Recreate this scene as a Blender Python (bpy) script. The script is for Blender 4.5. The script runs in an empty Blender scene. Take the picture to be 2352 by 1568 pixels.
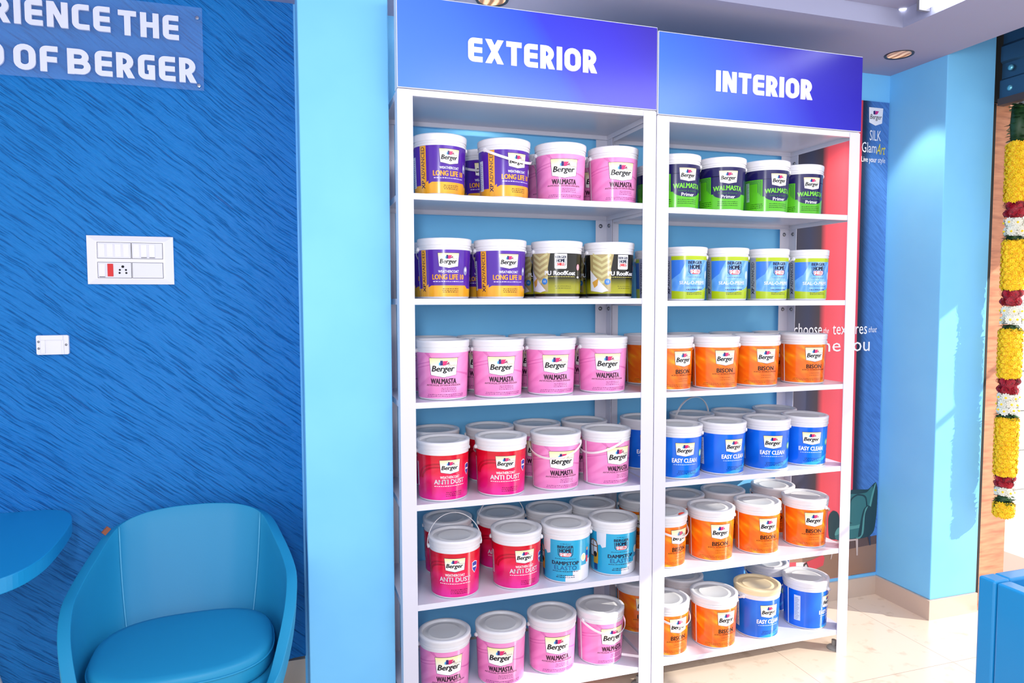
import bpy, bmesh, math, random
from mathutils import Vector, Matrix
random.seed(7)
C = bpy.context.scene.collection
SC = bpy.context.scene
PI = math.pi
def lin(c):
    c = c / 255.0
    return c / 12.92 if c <= 0.04045 else ((c + 0.055) / 1.055) ** 2.4
def rgb(r, g, b): return (lin(r), lin(g), lin(b), 1.0)

# ------------------------------------------------------------------ camera
cam = bpy.data.cameras.new('camera'); co = bpy.data.objects.new('camera', cam); C.objects.link(co)
cam.sensor_width = 36.0; cam.lens = 24.778; cam.clip_start = 0.05; cam.clip_end = 200
r3, u3, f3 = Vector((0.9520, -0.3061, -0.0020)), Vector((0.0203, 0.0565, 0.9982)), Vector((0.3056, 0.9503, -0.0593))
co.matrix_world = Matrix(((r3.x, u3.x, -f3.x, -0.380), (r3.y, u3.y, -f3.y, -2.4654), (r3.z, u3.z, -f3.z, 1.5748), (0, 0, 0, 1)))
SC.camera = co
# ------------------------------------------------------------------ world, sun, large lights, exposure
SC.view_settings.view_transform = 'Standard'; SC.view_settings.look = 'None'
SC.view_settings.gamma = 1.0; SC.view_settings.use_curve_mapping = False
SC.view_settings.exposure = 0.20
w = bpy.data.worlds.new('sky'); SC.world = w; w.use_nodes = True
bg = w.node_tree.nodes['Background']; bg.inputs[0].default_value = (0.93, 0.96, 1.0, 1); bg.inputs[1].default_value = 1.25
def light(name, kind, loc, energy, color=(1, 1, 1), to=None, direction=None, **kw):
    l = bpy.data.lights.new(name, kind); o = bpy.data.objects.new(name, l); C.objects.link(o)
    o.location = loc; l.energy = energy; l.color = color
    d = Vector(direction) if direction else (Vector(to) - Vector(loc) if to else Vector((0, 0, -1)))
    o.rotation_euler = d.to_track_quat('-Z', 'Y').to_euler()
    for k, v in kw.items(): setattr(l, k, v)
    return o
SUN = Vector((-1.0, 0.67, -0.63))
light('sun', 'SUN', (6, -4, 5), 4.6, (1.0, 0.95, 0.86), direction=SUN, angle=math.radians(0.5))
light('camera_flash', 'AREA', (-0.62, -2.75, 1.95), 26, (0.97, 0.97, 1.0), to=(0.7, 0.3, 1.5), shape='RECTANGLE', size=0.25, size_y=0.7)
light('tube_glow', 'AREA', (1.2, -1.6, 2.62), 26, (0.95, 0.97, 1.0), to=(0.9, -0.6, 0.0), shape='RECTANGLE', size=1.6, size_y=0.8)
# ------------------------------------------------------------------ helpers
MATS = {}
def mat(name, col, rough=0.5, metal=0.0, spec=0.5, emit=None, estr=0.0, alpha=None, trans=0.0, coat=0.0):
    if name in MATS: return MATS[name]
    m = bpy.data.materials.new(name); m.use_nodes = True
    b = m.node_tree.nodes['Principled BSDF']
    b.inputs['Base Color'].default_value = col if len(col) == 4 else rgb(*col)
    b.inputs['Roughness'].default_value = rough; b.inputs['Metallic'].default_value = metal
    b.inputs['Specular IOR Level'].default_value = spec
    b.inputs['Coat Weight'].default_value = coat
    if emit: b.inputs['Emission Color'].default_value = rgb(*emit); b.inputs['Emission Strength'].default_value = estr
    if alpha is not None: b.inputs['Alpha'].default_value = alpha
    if trans: b.inputs['Transmission Weight'].default_value = trans
    MATS[name] = m
    return m
def nodes(m):
    nt = m.node_tree
    return nt, nt.nodes['Principled BSDF'], (lambda t: nt.nodes.new('ShaderNode' + t)), nt.links.new
def ramp(nd, stops, interp='LINEAR'):
    cr = nd.color_ramp; cr.interpolation = interp
    while len(cr.elements) > 1: cr.elements.remove(cr.elements[-1])
    cr.elements[0].position = stops[0][0]; cr.elements[0].color = rgb(*stops[0][1])
    for p, c in stops[1:]:
        e = cr.elements.new(p); e.color = rgb(*c)
def bx(bm, x0, x1, y0, y1, z0, z1, mi=0):
    v = [bm.verts.new((x, y, z)) for z in (z0, z1) for y in (y0, y1) for x in (x0, x1)]
    for f in ((0, 2, 3, 1), (4, 5, 7, 6), (0, 1, 5, 4), (2, 6, 7, 3), (0, 4, 6, 2), (1, 3, 7, 5)):
        bm.faces.new([v[i] for i in f]).material_index = mi
def lathe(bm, prof, n=64, mi=0, c=(0, 0, 0), cap=True):
    rings = []
    for r, z in prof:
        if r < 1e-6: rings.append([bm.verts.new((c[0], c[1], c[2] + z))])
        else: rings.append([bm.verts.new((c[0] + r * math.cos(2 * PI * k / n), c[1] + r * math.sin(2 * PI * k / n), c[2] + z)) for k in range(n)])
    for a, b in zip(rings, rings[1:]):
        for k in range(n):
            j = (k + 1) % n
            if len(a) == 1 and len(b) == 1: continue
            if len(a) == 1: f = bm.faces.new((a[0], b[j], b[k]))
            elif len(b) == 1: f = bm.faces.new((a[k], a[j], b[0]))
            else: f = bm.faces.new((a[k], a[j], b[j], b[k]))
            f.material_index = mi; f.smooth = True
def tube(bm, pts, r, n=10, mi=0, flat=1.0, caps=True):
    pts = [Vector(p) for p in pts]; rings = []
    up = Vector((0, 0, 1))
    for i, p in enumerate(pts):
        t = (pts[min(i + 1, len(pts) - 1)] - pts[max(i - 1, 0)]).normalized()
        a = t.cross(up)
        if a.length < 1e-4: a = t.cross(Vector((0, 1, 0)))
        a.normalize(); b = a.cross(t).normalized()
        rings.append([bm.verts.new(p + a * r * math.cos(2 * PI * k / n) + b * r * flat * math.sin(2 * PI * k / n)) for k in range(n)])
    for x, y in zip(rings, rings[1:]):
        for k in range(n):
            f = bm.faces.new((x[k], x[(k + 1) % n], y[(k + 1) % n], y[k])); f.smooth = True; f.material_index = mi
    if caps:
        bm.faces.new(rings[0]).material_index = mi; bm.faces.new(rings[-1][::-1]).material_index = mi
def prism(bm, pts, z0, z1, mi=0, axis='z'):
    f3d = {'z': lambda a, b, c: (a, b, c), 'y': lambda a, b, c: (a, c, b), 'x': lambda a, b, c: (c, a, b)}[axis]
    lo = [bm.verts.new(f3d(a, b, z0)) for a, b in pts]; hi = [bm.verts.new(f3d(a, b, z1)) for a, b in pts]
    bm.faces.new(lo[::-1]).material_index = mi; bm.faces.new(hi).material_index = mi
    n = len(pts)
    for k in range(n): bm.faces.new((lo[k], lo[(k + 1) % n], hi[(k + 1) % n], hi[k])).material_index = mi
def mesh(name, bm, mats, smooth_angle=None, fix=True):
    if fix: bmesh.ops.recalc_face_normals(bm, faces=bm.faces)
    me = bpy.data.meshes.new(name); bm.to_mesh(me); bm.free()
    for m in (mats if isinstance(mats, (list, tuple)) else [mats]): me.materials.append(m)
    if smooth_angle is not None:
        me.shade_smooth(); me.set_sharp_from_angle(angle=math.radians(smooth_angle))
    return me
def obj(name, me, parent=None, loc=(0, 0, 0), rot=(0, 0, 0), label=None):
    o = bpy.data.objects.new(name, me); C.objects.link(o)
    o.location = loc; o.rotation_euler = rot
    if parent: o.parent = parent
    if label: o['label'] = label
    return o
def tag(o, label, cat, group=None):
    o['label'] = label; o['category'] = cat
    if group: o['group'] = group
    return o
def thing(name, label, cat, loc=(0, 0, 0), rotz=0.0, group=None):
    o = bpy.data.objects.new(name, None); C.objects.link(o); o.empty_display_size = 0.1
    o.location = loc; o.rotation_euler = (0, 0, rotz)
    return tag(o, label, cat, group)
def struct(name, bm, m, **kw):
    o = obj(name, mesh(name, bm, m, **kw)); o['kind'] = 'structure'; return o
def bevel(o, wd, seg=2):
    md = o.modifiers.new('bevel', 'BEVEL'); md.width = wd; md.segments = seg; md.limit_method = 'ANGLE'; md.angle_limit = math.radians(40)
    return o
# ------------------------------------------------------------------ lettering
_tc = {}
def text2d(body, bold=0.0, shear=0.0, res=2):
    """flat glyph outlines scaled to a unit box -> (verts2d, faces, aspect)"""
    key = (body, bold, shear)
    if key in _tc: return _tc[key]
    cu = bpy.data.curves.new('t', 'FONT'); cu.body = body; cu.offset = bold; cu.shear = shear
    cu.resolution_u = res; cu.fill_mode = 'FRONT'
    o = bpy.data.objects.new('t', cu); C.objects.link(o)
    dg = bpy.context.evaluated_depsgraph_get(); dg.update()
    ev = o.evaluated_get(dg); me = ev.to_mesh()
    vs = [(v.co.x, v.co.y) for v in me.vertices]; fs = [tuple(p.vertices) for p in me.polygons]
    ev.to_mesh_clear(); bpy.data.objects.remove(o); bpy.data.curves.remove(cu)
    x0 = min(v[0] for v in vs); x1 = max(v[0] for v in vs); y0 = min(v[1] for v in vs); y1 = max(v[1] for v in vs)
    _tc[key] = ([((a - x0) / (x1 - x0), (b - y0) / (y1 - y0)) for a, b in vs], fs, (x1 - x0) / (y1 - y0))
    return _tc[key]
# stroke letters of the big signs (unit cap height, rounded corners); each glyph is a list of strokes and a width
def arc(cx, cy, r, a0, a1, n=6, ry=None):
    ry = r if ry is None else ry
    return [(cx + r * math.cos(math.radians(a0 + (a1 - a0) * k / n)), cy + ry * math.sin(math.radians(a0 + (a1 - a0) * k / n))) for k in range(n + 1)]
def glyph(ch, t):
    h = t / 2; T = 1 - h
    w = 0.56; R = w - h
    if ch == 'E': return [[(w, T)] + arc(h + .12, T - .12, .12, 90, 180) + arc(h + .12, h + .12, .12, 180, 270) + [(w, h)], [(h, .5), (w * .97, .5)]], w
    if ch == 'F': return [[(w, T)] + arc(h + .12, T - .12, .12, 90, 180) + [(h, 0)], [(h, .48), (w * .94, .48)]], w
    if ch == 'X': return [[(h * 1.15, 0), (.74 - h * 1.15, 1)], [(h * 1.15, 1), (.74 - h * 1.15, 0)]], .74
    if ch == 'T': return [[(0, T), (.62, T)], [(.31, 0), (.31, T)]], .62
    if ch == 'I': return [[(h, 0), (h, 1)]], t
    if ch == 'N': return [[(h, 0), (h, 1)], [(.68 - h, 0), (.68 - h, 1)], [(h * 1.1, 1), (.68 - h * 1.1, 0)]], .68
    if ch == 'H': return [[(h, 0), (h, 1)], [(.64 - h, 0), (.64 - h, 1)], [(h, .52), (.64 - h, .52)]], .64
    if ch == 'O': return [arc(.23 + h, T - .22, .23, 0, 180, 10, .22) + arc(.23 + h, h + .22, .23, 180, 360, 10, .22) + [(.46 + h, T - .22)]], .46 + t
    if ch == 'C': return [[(w, T)] + arc(h + .16, T - .16, .16, 90, 180) + arc(h + .16, h + .16, .16, 180, 270) + [(w, h)]], w
    if ch == 'G': return [[(w, T)] + arc(h + .16, T - .16, .16, 90, 180) + arc(h + .16, h + .16, .16, 180, 270) + [(w - h, h), (w - h, .5)], [(w, .5 - h * .2), (w * .55, .5 - h * .2)]], w
    if ch == 'L': return [[(h, 1), (h, h)] + [(w * .94, h)]], w
    if ch == 'D': return [[(h, 0), (h, 1)], [(h, T)] + arc(.36, T - .26, .26, 90, 0) + arc(.36, h + .26, .26, 0, -90) + [(h, h)]], .62 + h
    if ch in 'RPB':
        m = .42 if ch != 'B' else .5
        rr = (T - m) / 2
        s = [[(h, 0), (h, 1)], [(h, T)] + arc(R - rr, T - rr, rr, 90, -90, 10) + [(h, m)]]
        if ch == 'R': s.append([(w * .52, m), (w - h * .75, 0)])
        if ch == 'B':
            w = .70; R = w - h; s[1] = [(h, T)] + arc(R - rr - .02, T - rr, rr, 90, -90, 10) + [(h, m)]
            r2 = (m - h) / 2; s.append([(h, m)] + arc(R - r2 + .03, h + r2, r2, 90, -90, 10) + [(h, h)])
        return s, w + (.04 if ch == 'B' else .02)
    if ch == 'W': return [[(h * .8, 1), (.26, 0)], [(.26, 0), (.46, .9)], [(.46, .9), (.66, 0)], [(.66, 0), (.92 - h * .8, 1)]], .92
    return [], .28
def diag(p, t):
    """slanted stroke cut off level at both ends"""
    a, b = Vector(p[0]), Vector(p[1]); d = (b - a).normalized(); k = t / 2 / max(.3, abs(d.y))
    return [(a.x - k, a.y), (a.x + k, a.y), (b.x + k, b.y), (b.x - k, b.y)]
def stroke_text(s, t, gap):
    """polygons of the word in cap-height units, and its width"""
    x = 0; polys = []
    for ch in s:
        st, w = glyph(ch, t)
        for p in st:
            if len(p) == 2 and abs(p[0][0] - p[1][0]) > .02 and abs(p[0][1] - p[1][1]) > .02:
                polys.append([(q[0] + x, q[1]) for q in diag(p, t)]); continue
            p = [Vector(q) for q in p]; L = []; Rr = []
            for i, q in enumerate(p):
                a = (p[i] - p[i - 1]).normalized() if i else None
                b = (p[i + 1] - p[i]).normalized() if i < len(p) - 1 else None
                d = (a or b) if not (a and b) else (a + b).normalized()
                n = Vector((-d.y, d.x)); k = t / 2
                if a and b: k /= max(.4, n.dot(Vector((-a.y, a.x))))
                L.append(q + n * k); Rr.append(q - n * k)
            for i in range(len(p) - 1): polys.append([(v.x + x, v.y) for v in (L[i], Rr[i], Rr[i + 1], L[i + 1])])
        x += w + gap
    return polys, x - gap
def solid_letters(bm, s, x0, x1, z0, z1, y, depth, t=.25, gap=.1, slots=0):
    polys, w = stroke_text(s, t, gap); sx = (x1 - x0) / w; sz = z1 - z0
    for k, p in enumerate(polys):
        e = k * 0.000035
        prism(bm, [(x0 + a * sx + e, z0 + b * sz + e) for a, b in p], y - depth - e, y, axis='y', mi=slots)
# ------------------------------------------------------------------ materials of the place
WALLBLUE = (128, 203, 250)
def wall_blue():
    m = mat('light_blue_paint', WALLBLUE, 0.55, spec=.3)
    nt, b, N, L = nodes(m)
    n = N('TexNoise'); n.inputs['Scale'].default_value = 3; n.inputs['Detail'].default_value = 3
    g = N('NewGeometry'); L(g.outputs['Position'], n.inputs['Vector'])
    r = N('ValToRGB'); ramp(r, [(.3, (120, 199, 249)), (.7, (128, 206, 252))]); L(n.outputs['Fac'], r.inputs['Fac']); L(r.outputs['Color'], b.inputs['Base Color'])
    return m
M_WALL = wall_blue()
def textured_wall():
    m = mat('blue_combed_texture_paint', (14, 105, 195), 0.5, spec=.3)
    nt, b, N, L = nodes(m)
    g = N('NewGeometry'); mp = N('Mapping'); mp.vector_type = 'POINT'
    mp.inputs['Rotation'].default_value = (0, math.radians(-38), 0)
    L(g.outputs['Position'], mp.inputs['Vector'])
    d = N('TexNoise'); d.inputs['Scale'].default_value = 5; L(mp.outputs['Vector'], d.inputs['Vector'])
    mx = N('Vector'+'Math'); mx.operation = 'MULTIPLY_ADD'; mx.inputs[1].default_value = (.03, .03, .03); L(d.outputs['Color'], mx.inputs[0]); L(mp.outputs['Vector'], mx.inputs[2])
    sc = N('Mapping'); sc.inputs['Scale'].default_value = (7, 5, 165); L(mx.outputs['Vector'], sc.inputs['Vector'])
    n1 = N('TexNoise'); n1.inputs['Scale'].default_value = 1; n1.inputs['Detail'].default_value = 3; n1.inputs['Roughness'].default_value = .6; L(sc.outputs['Vector'], n1.inputs['Vector'])
    r1 = N('ValToRGB'); ramp(r1, [(.30, (0, 0, 0)), (.44, (205, 205, 205)), (.75, (255, 255, 255))]); L(n1.outputs['Fac'], r1.inputs['Fac'])
    n2 = N('TexNoise'); n2.inputs['Scale'].default_value = 90; n2.inputs['Detail'].default_value = 2; L(mp.outputs['Vector'], n2.inputs['Vector'])
    ad = N('Math'); ad.operation = 'MULTIPLY_ADD'; ad.inputs[1].default_value = .35; L(n2.outputs['Fac'], ad.inputs[0]); L(r1.outputs['Color'], ad.inputs[2])
    bp = N('Bump'); bp.inputs['Strength'].default_value = 1.0; bp.inputs['Distance'].default_value = .004; L(ad.outputs['Value'], bp.inputs['Height']); L(bp.outputs['Normal'], b.inputs['Normal'])
    r2 = N('ValToRGB'); ramp(r2, [(.0, (2, 92, 166)), (.5, (6, 112, 190)), (1, (16, 126, 204))]); L(r1.outputs['Color'], r2.inputs['Fac']); L(r2.outputs['Color'], b.inputs['Base Color'])  # groove shade and ridge highlights put into the colour, following the bump strokes
    return m
def tile_floor():
    m = mat('cream_floor_tile', (224, 204, 184), 0.22, spec=.5)
    nt, b, N, L = nodes(m)
    g = N('NewGeometry'); mp = N('Mapping'); mp.inputs['Location'].default_value = (-1.683 / .667, .222 / .667, 0); mp.inputs['Scale'].default_value = (1 / .667,) * 3
    L(g.outputs['Position'], mp.inputs['Vector'])
    br = N('TexBrick'); br.offset = 0; br.inputs['Scale'].default_value = 1; br.inputs['Brick Width'].default_value = 1; br.inputs['Row Height'].default_value = 1
    br.inputs['Mortar Size'].default_value = .0025; br.inputs['Mortar Smooth'].default_value = 0
    br.inputs['Color1'].default_value = rgb(226, 207, 188); br.inputs['Color2'].default_value = rgb(226, 207, 188); br.inputs['Mortar'].default_value = rgb(186, 166, 148)
    L(mp.outputs['Vector'], br.inputs['Vector'])
    n = N('TexNoise'); n.inputs['Scale'].default_value = 14; n.inputs['Detail'].default_value = 5; L(g.outputs['Position'], n.inputs['Vector'])
    r = N('ValToRGB'); ramp(r, [(.28, (205, 190, 172)), (.42, (255, 255, 255))]); L(n.outputs['Fac'], r.inputs['Fac'])
    mx = N('MixRGB'); mx.blend_type = 'MULTIPLY'; mx.inputs[0].default_value = .5; L(br.outputs['Color'], mx.inputs[1]); L(r.outputs['Color'], mx.inputs[2]); L(mx.outputs['Color'], b.inputs['Base Color'])
    return m
M_TILE = tile_floor()
M_SKIRT = mat('beige_tile_skirting', (205, 184, 168), .3)
M_CEIL = mat('ceiling_paint', (154, 157, 184), .7, spec=.2)
M_WHITE = mat('white_powder_coat', (214, 213, 228), .28, spec=.5)
M_STEEL = mat('bolt_steel', (150, 150, 155), .3, 1.0)
M_BLACK = mat('black_rubber', (18, 18, 20), .6)
M_DARK = mat('dark_hole', (25, 25, 28), .8)
# ------------------------------------------------------------------ the room
YW, ZC, XC, YP, XE = 0.456, 2.715, 2.603, 0.123, 2.905
bm = bmesh.new(); bx(bm, -3.2, XE + .02, -4.2, YW + .1, -.1, 0); struct('floor', bm, M_TILE)
bm = bmesh.new(); bx(bm, -.33, XC, YW, YW + .1, 0, 2.95); struct('wall_back', bm, M_WALL)
bm = bmesh.new()                                   # combed blue paint panel left of the column, with a ragged lower edge
N_ = 60; top = [(-3.2 + 2.872 * k / N_, 2.95) for k in range(N_ + 1)]
bot = [(-3.2 + 2.872 * k / N_, .112 + random.uniform(-.004, .004) + (.012 if k > N_ - 2 else 0)) for k in range(N_ + 1)]
prism(bm, bot + top[::-1], YW - .004, YW + .1, axis='y'); struct('wall_left', bm, textured_wall())
bm = bmesh.new(); bx(bm, -3.2, -.33, YW - .0, YW + .1, 0, .112); struct('baseboard_left', bm, M_SKIRT)
bm = bmesh.new(); bx(bm, -.321, -.014, .10, YW + .05, 0, 2.95); bevel(struct('wall_column', bm, M_WALL), .004)
bm = bmesh.new(); bx(bm, -.014, XC - .012, YW - .012, YW, 0, .098); struct('baseboard_back', bm, M_SKIRT)
bm = bmesh.new(); bx(bm, XC, XE, YP, YW + .1, .098, 3.0); bevel(struct('wall_right', bm, M_WALL), .004)
bm = bmesh.new(); bx(bm, XC - .012, XC, YP - .01, YW, 0, .098); bx(bm, XC, XE, YP - .01, YW + .1, 0, .098); struct('baseboard_right', bm, M_SKIRT)
# ceiling: lower ring with a raised tray
TX0, TX1, TY0, TY1, TZ = -2.4, 2.126, -3.4, -.07, 2.79
bm = bmesh.new()
bx(bm, -3.2, TX0, -4.2, YW + .1, ZC, 2.95); bx(bm, TX1, XC, -4.2, YW + .1, ZC, 2.95)
bx(bm, TX0, TX1, TY1, YW + .1, ZC, 2.95); bx(bm, TX0, TX1, -4.2, TY0, ZC, 2.95)
bx(bm, TX0, TX1, TY0, TY1, TZ, 2.95); struct('ceiling', bm, M_CEIL)
bm = bmesh.new(); bx(bm, XC, XE + .25, -4.2, YW + .1, 2.97, 3.05); struct('ceiling_lobby', bm, M_CEIL)
# cove light gap in the tray corner
o = obj('cove_light', mesh('cove_light', (lambda b: (prism(b, [(TX1 - .024, TY1 - .001), (TX1 - .001, TY1 - .001), (TX1 - .001, TY1 - .016)], TZ - .006, TZ - .001), b)[1])(bmesh.new()), mat('cove_glow', (255, 255, 255), emit=(255, 255, 255), estr=4)))
tag(o, 'small bright cove light in the inner corner of the raised ceiling tray', 'light')
# tube light
t = thing('tube_light', 'white ceiling tube light along the right side of the raised ceiling tray', 'light', (2.075, -.21, TZ))
bm = bmesh.new(); bx(bm, -.03, .045, -1.25, 0, -.012, 0); obj('housing', mesh('housing', bm, M_WHITE), t)
bm = bmesh.new(); tube(bm, [(.012, -.006, -.036), (.012, -1.24, -.036)], .022, 14); obj('tube', mesh('tube', bm, mat('tube_glow', (255, 255, 255), emit=(250, 252, 255), estr=7)), t)
bm = bmesh.new(); bx(bm, -.016, .04, 0, .012, -.062, -.004); obj('end_cap', mesh('end_cap', bm, mat('grey_plastic', (120, 120, 130), .5)), t)
# dark vent in the tray
t = thing('ceiling_vent', 'dark slatted vent in the raised part of the ceiling', 'vent', (1.98, -.17, TZ))
bm = bmesh.new(); bx(bm, -.11, .02, -.3, 0, -.006, 0); obj('backing', mesh('backing', bm, mat('vent_dark', (38, 34, 36), .7)), t)
bm = bmesh.new()
for k in range(8): bx(bm, -.11, .02, -.3 + k * .04, -.285 + k * .04, -.012, -.006)
obj('slats', mesh('slats', bm, mat('vent_slat', (70, 62, 62), .6)), t)
# recessed downlights
def downlight(x, y, label, e):
    t = thing('downlight', label, 'light', (x, y, ZC), 0, 'recessed ceiling downlights')
    bm = bmesh.new(); lathe(bm, [(.052, -.001), (.062, -.004), (.064, 0)], 40); obj('trim_ring', mesh('trim_ring', bm, mat('dark_ring', (48, 48, 58), .4)), t)
    bm = bmesh.new(); lathe(bm, [(.052, -.001), (.0518, -.0008), (.0, -.0006)], 40)
    m = mat('warm_reflector', (225, 165, 110), .3, emit=(255, 190, 130), estr=.25)
    nt, b, N, L = nodes(m)
    if not nt.nodes.get('Wave Texture'):
        wv = N('TexWave'); wv.inputs['Scale'].default_value = 9; wv.inputs['Distortion'].default_value = 3; tc = N('TexCoord'); L(tc.outputs['Object'], wv.inputs['Vector'])
        r = N('ValToRGB'); ramp(r, [(.2, (90, 60, 45)), (.5, (232, 172, 120)), (.8, (255, 226, 190))]); L(wv.outputs['Fac'], r.inputs['Fac']); L(r.outputs['Color'], b.inputs['Base Color'])
    obj('reflector', mesh('reflector', bm, m), t)
    light('downlight_lamp', 'SPOT', (x, y, ZC - .01), e, (1, .86, .66), direction=(0, 0, -1), spot_size=math.radians(74), spot_blend=.35, shadow_soft_size=.03)
downlight(2.382, .192, 'round copper-lined downlight in the ceiling beside the INTERIOR sign', 26)
downlight(.395, .184, 'round downlight in the ceiling right above the EXTERIOR sign', 24)
# ------------------------------------------------------------------ the shop opening and the street side
M_SHUT = mat('shutter_steel', (62, 98, 128), .35, .6)
t = thing('rolling_shutter', 'dark steel rolled-up shutter over the shop opening at right', 'shutter', (2.925, .115, 2.53))
bm = bmesh.new()
prof = [(0, 0), (0, .09), (.012, .10), (.012, .17), (0, .18), (0, .25), (.014, .265), (.014, .40), (.2, .40), (.2, 0)]
lo = [bm.verts.new((a, 0, b)) for a, b in prof]; hi = [bm.verts.new((a, -3.2, b)) for a, b in prof]
bm.faces.new(lo); bm.faces.new(hi[::-1])
for k in range(len(prof)): bm.faces.new((lo[k], lo[(k + 1) % len(prof)], hi[(k + 1) % len(prof)], hi[k]))
obj('shutter_box', mesh('shutter_box', bm, M_SHUT), t)
bm = bmesh.new(); bx(bm, -.012, .03, -3.2, 0, -.028, .004); obj('bottom_rail', mesh('bottom_rail', bm, mat('rail_brown', (70, 56, 56), .5)), t)
for k, (yy, zz) in enumerate(((-.05, .14), (-.05, .045), (-.62, .14))):
    bm = bmesh.new(); lathe(bm, [(0, .012), (.012, .01), (.015, 0), (0, 0)], 16); me = mesh('bolt', bm, mat('bolt_cyan', (120, 200, 225), .3, .6))
    obj('bolt', me, t, (0.004, yy, zz), (0, -PI / 2, 0))
bm = bmesh.new(); pts = []                        # ragged dark channel beside the column
for k in range(41):
    z = .02 + k * .0625; pts.append((z, random.uniform(-.004, .004)))
prism(bm, [(XE + .0 + d * .7, z) for z, d in pts] + [(XE + .03, z) for z, d in pts[::-1]], .135, .25, axis='y'); bx(bm, XE, XE + .3, .16, .25, 2.535, 2.97)
struct('trim_1', bm, M_BLACK)
def wood():
    m = mat('orange_laminate', (214, 146, 108), .35)
    nt, b, N, L = nodes(m)
    g = N('NewGeometry'); mp = N('Mapping'); mp.inputs['Scale'].default_value = (3, 3, 22); L(g.outputs['Position'], mp.inputs['Vector'])
    n = N('TexNoise'); n.inputs['Scale'].default_value = 2.2; n.inputs['Detail'].default_value = 4; L(mp.outputs['Vector'], n.inputs['Vector'])
    r = N('ValToRGB'); ramp(r, [(.3, (176, 112, 82)), (.5, (208, 140, 104)), (.7, (222, 158, 120))]); L(n.outputs['Fac'], r.inputs['Fac']); L(r.outputs['Color'], b.inputs['Base Color'])
    return m
bm = bmesh.new(); bx(bm, XE + .034, 3.136, .16, .30, 0, 2.53); struct('trim_2', bm, wood())
bm = bmesh.new(); bx(bm, XE + .02, 3.87, -5, .9, -.1, -.002); struct('floor_doorstep', bm, mat('pink_granite', (205, 150, 138), .5))
bm = bmesh.new(); bx(bm, 3.87, 12, -8, 1.2, -.1, -.004); struct('floor_pavement', bm, mat('pale_paving', (225, 222, 218), .6))
M_BOARD = mat('white_board', (235, 233, 230), .5)
bm = bmesh.new()
for k in range(11): bx(bm, 3.0, 12, 1.2, 1.3, -.09 + k * .287, .19 + k * .287)
struct('wall_street', bm, M_BOARD)
bm = bmesh.new()
bx(bm, 3.0, 12, 1.225, 1.235, -.1, 3.1); struct('trim_3', bm, mat('dark_joint', (70, 70, 72), .8))
bm = bmesh.new(); bx(bm, 3.14, 4.24, -7, 1.0, 2.5, 2.56); struct('ceiling_awning', bm, M_BOARD)
bm = bmesh.new(); bx(bm, 4.2, 4.225, -7, 1.0, 1.955, 1.98); struct('trim_4', bm, M_STEEL)
# fallen petal by the doorway
bm = bmesh.new(); bmesh.ops.create_icosphere(bm, subdivisions=2, radius=1); bmesh.ops.scale(bm, vec=(.018, .012, .008), verts=bm.verts)
tag(obj('petal', mesh('petal', bm, mat('marigold_yellow', (252, 214, 18), .6)), loc=(2.925, .075, .008)), 'yellow flower petal fallen on the floor at the foot of the column', 'petal')
# ------------------------------------------------------------------ flower garland
M_YEL = mat('marigold_yellow', (252, 214, 18), .6); M_AMB = mat('marigold_amber', (248, 188, 10), .6)
M_RED = mat('rose_red', (170, 14, 40), .5); M_RED2 = mat('rose_dark', (120, 6, 28), .5)
M_DAI = mat('daisy_white', (238, 236, 222), .6); M_LEAF = mat('leaf_green', (30, 66, 34), .5); M_LEAF2 = mat('leaf_green_light', (58, 100, 48), .5)
GY = lambda y: .5 + (1195 - y) * .002075
t = thing('flower_garland', 'long hanging garland of yellow marigolds, red roses, white daisies and leaves at the shop opening', 'garland', (2.945, .028, GY(1188)))
GZ = GY(1188)
def petal_flower(bm, c, nrm, R, npet, layers, mi, mi2=None, curl=.5):
    nrm = Vector(nrm).normalized(); a = nrm.orthogonal().normalized(); b = nrm.cross(a)
    for l in range(layers):
        rr = R * (1 - l / (layers + .6)); lift = R * (.1 + curl * l / layers)
        for k in range(npet):
            an = 2 * PI * (k + .5 * l + random.uniform(-.2, .2)) / npet
            d = a * math.cos(an) + b * math.sin(an); s = a * -math.sin(an) + b * math.cos(an)
            wd = rr * 1.9 / npet * 1.5
            p = Vector(c) + nrm * lift
            v = [bm.verts.new(p + d * rr * .1), bm.verts.new(p + d * rr * .65 + s * wd + nrm * rr * .12), bm.verts.new(p + d * rr + nrm * rr * .02), bm.verts.new(p + d * rr * .65 - s * wd + nrm * rr * .12)]
            f = bm.faces.new(v); f.material_index = mi if (mi2 is None or random.random() < .7) else mi2
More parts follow.
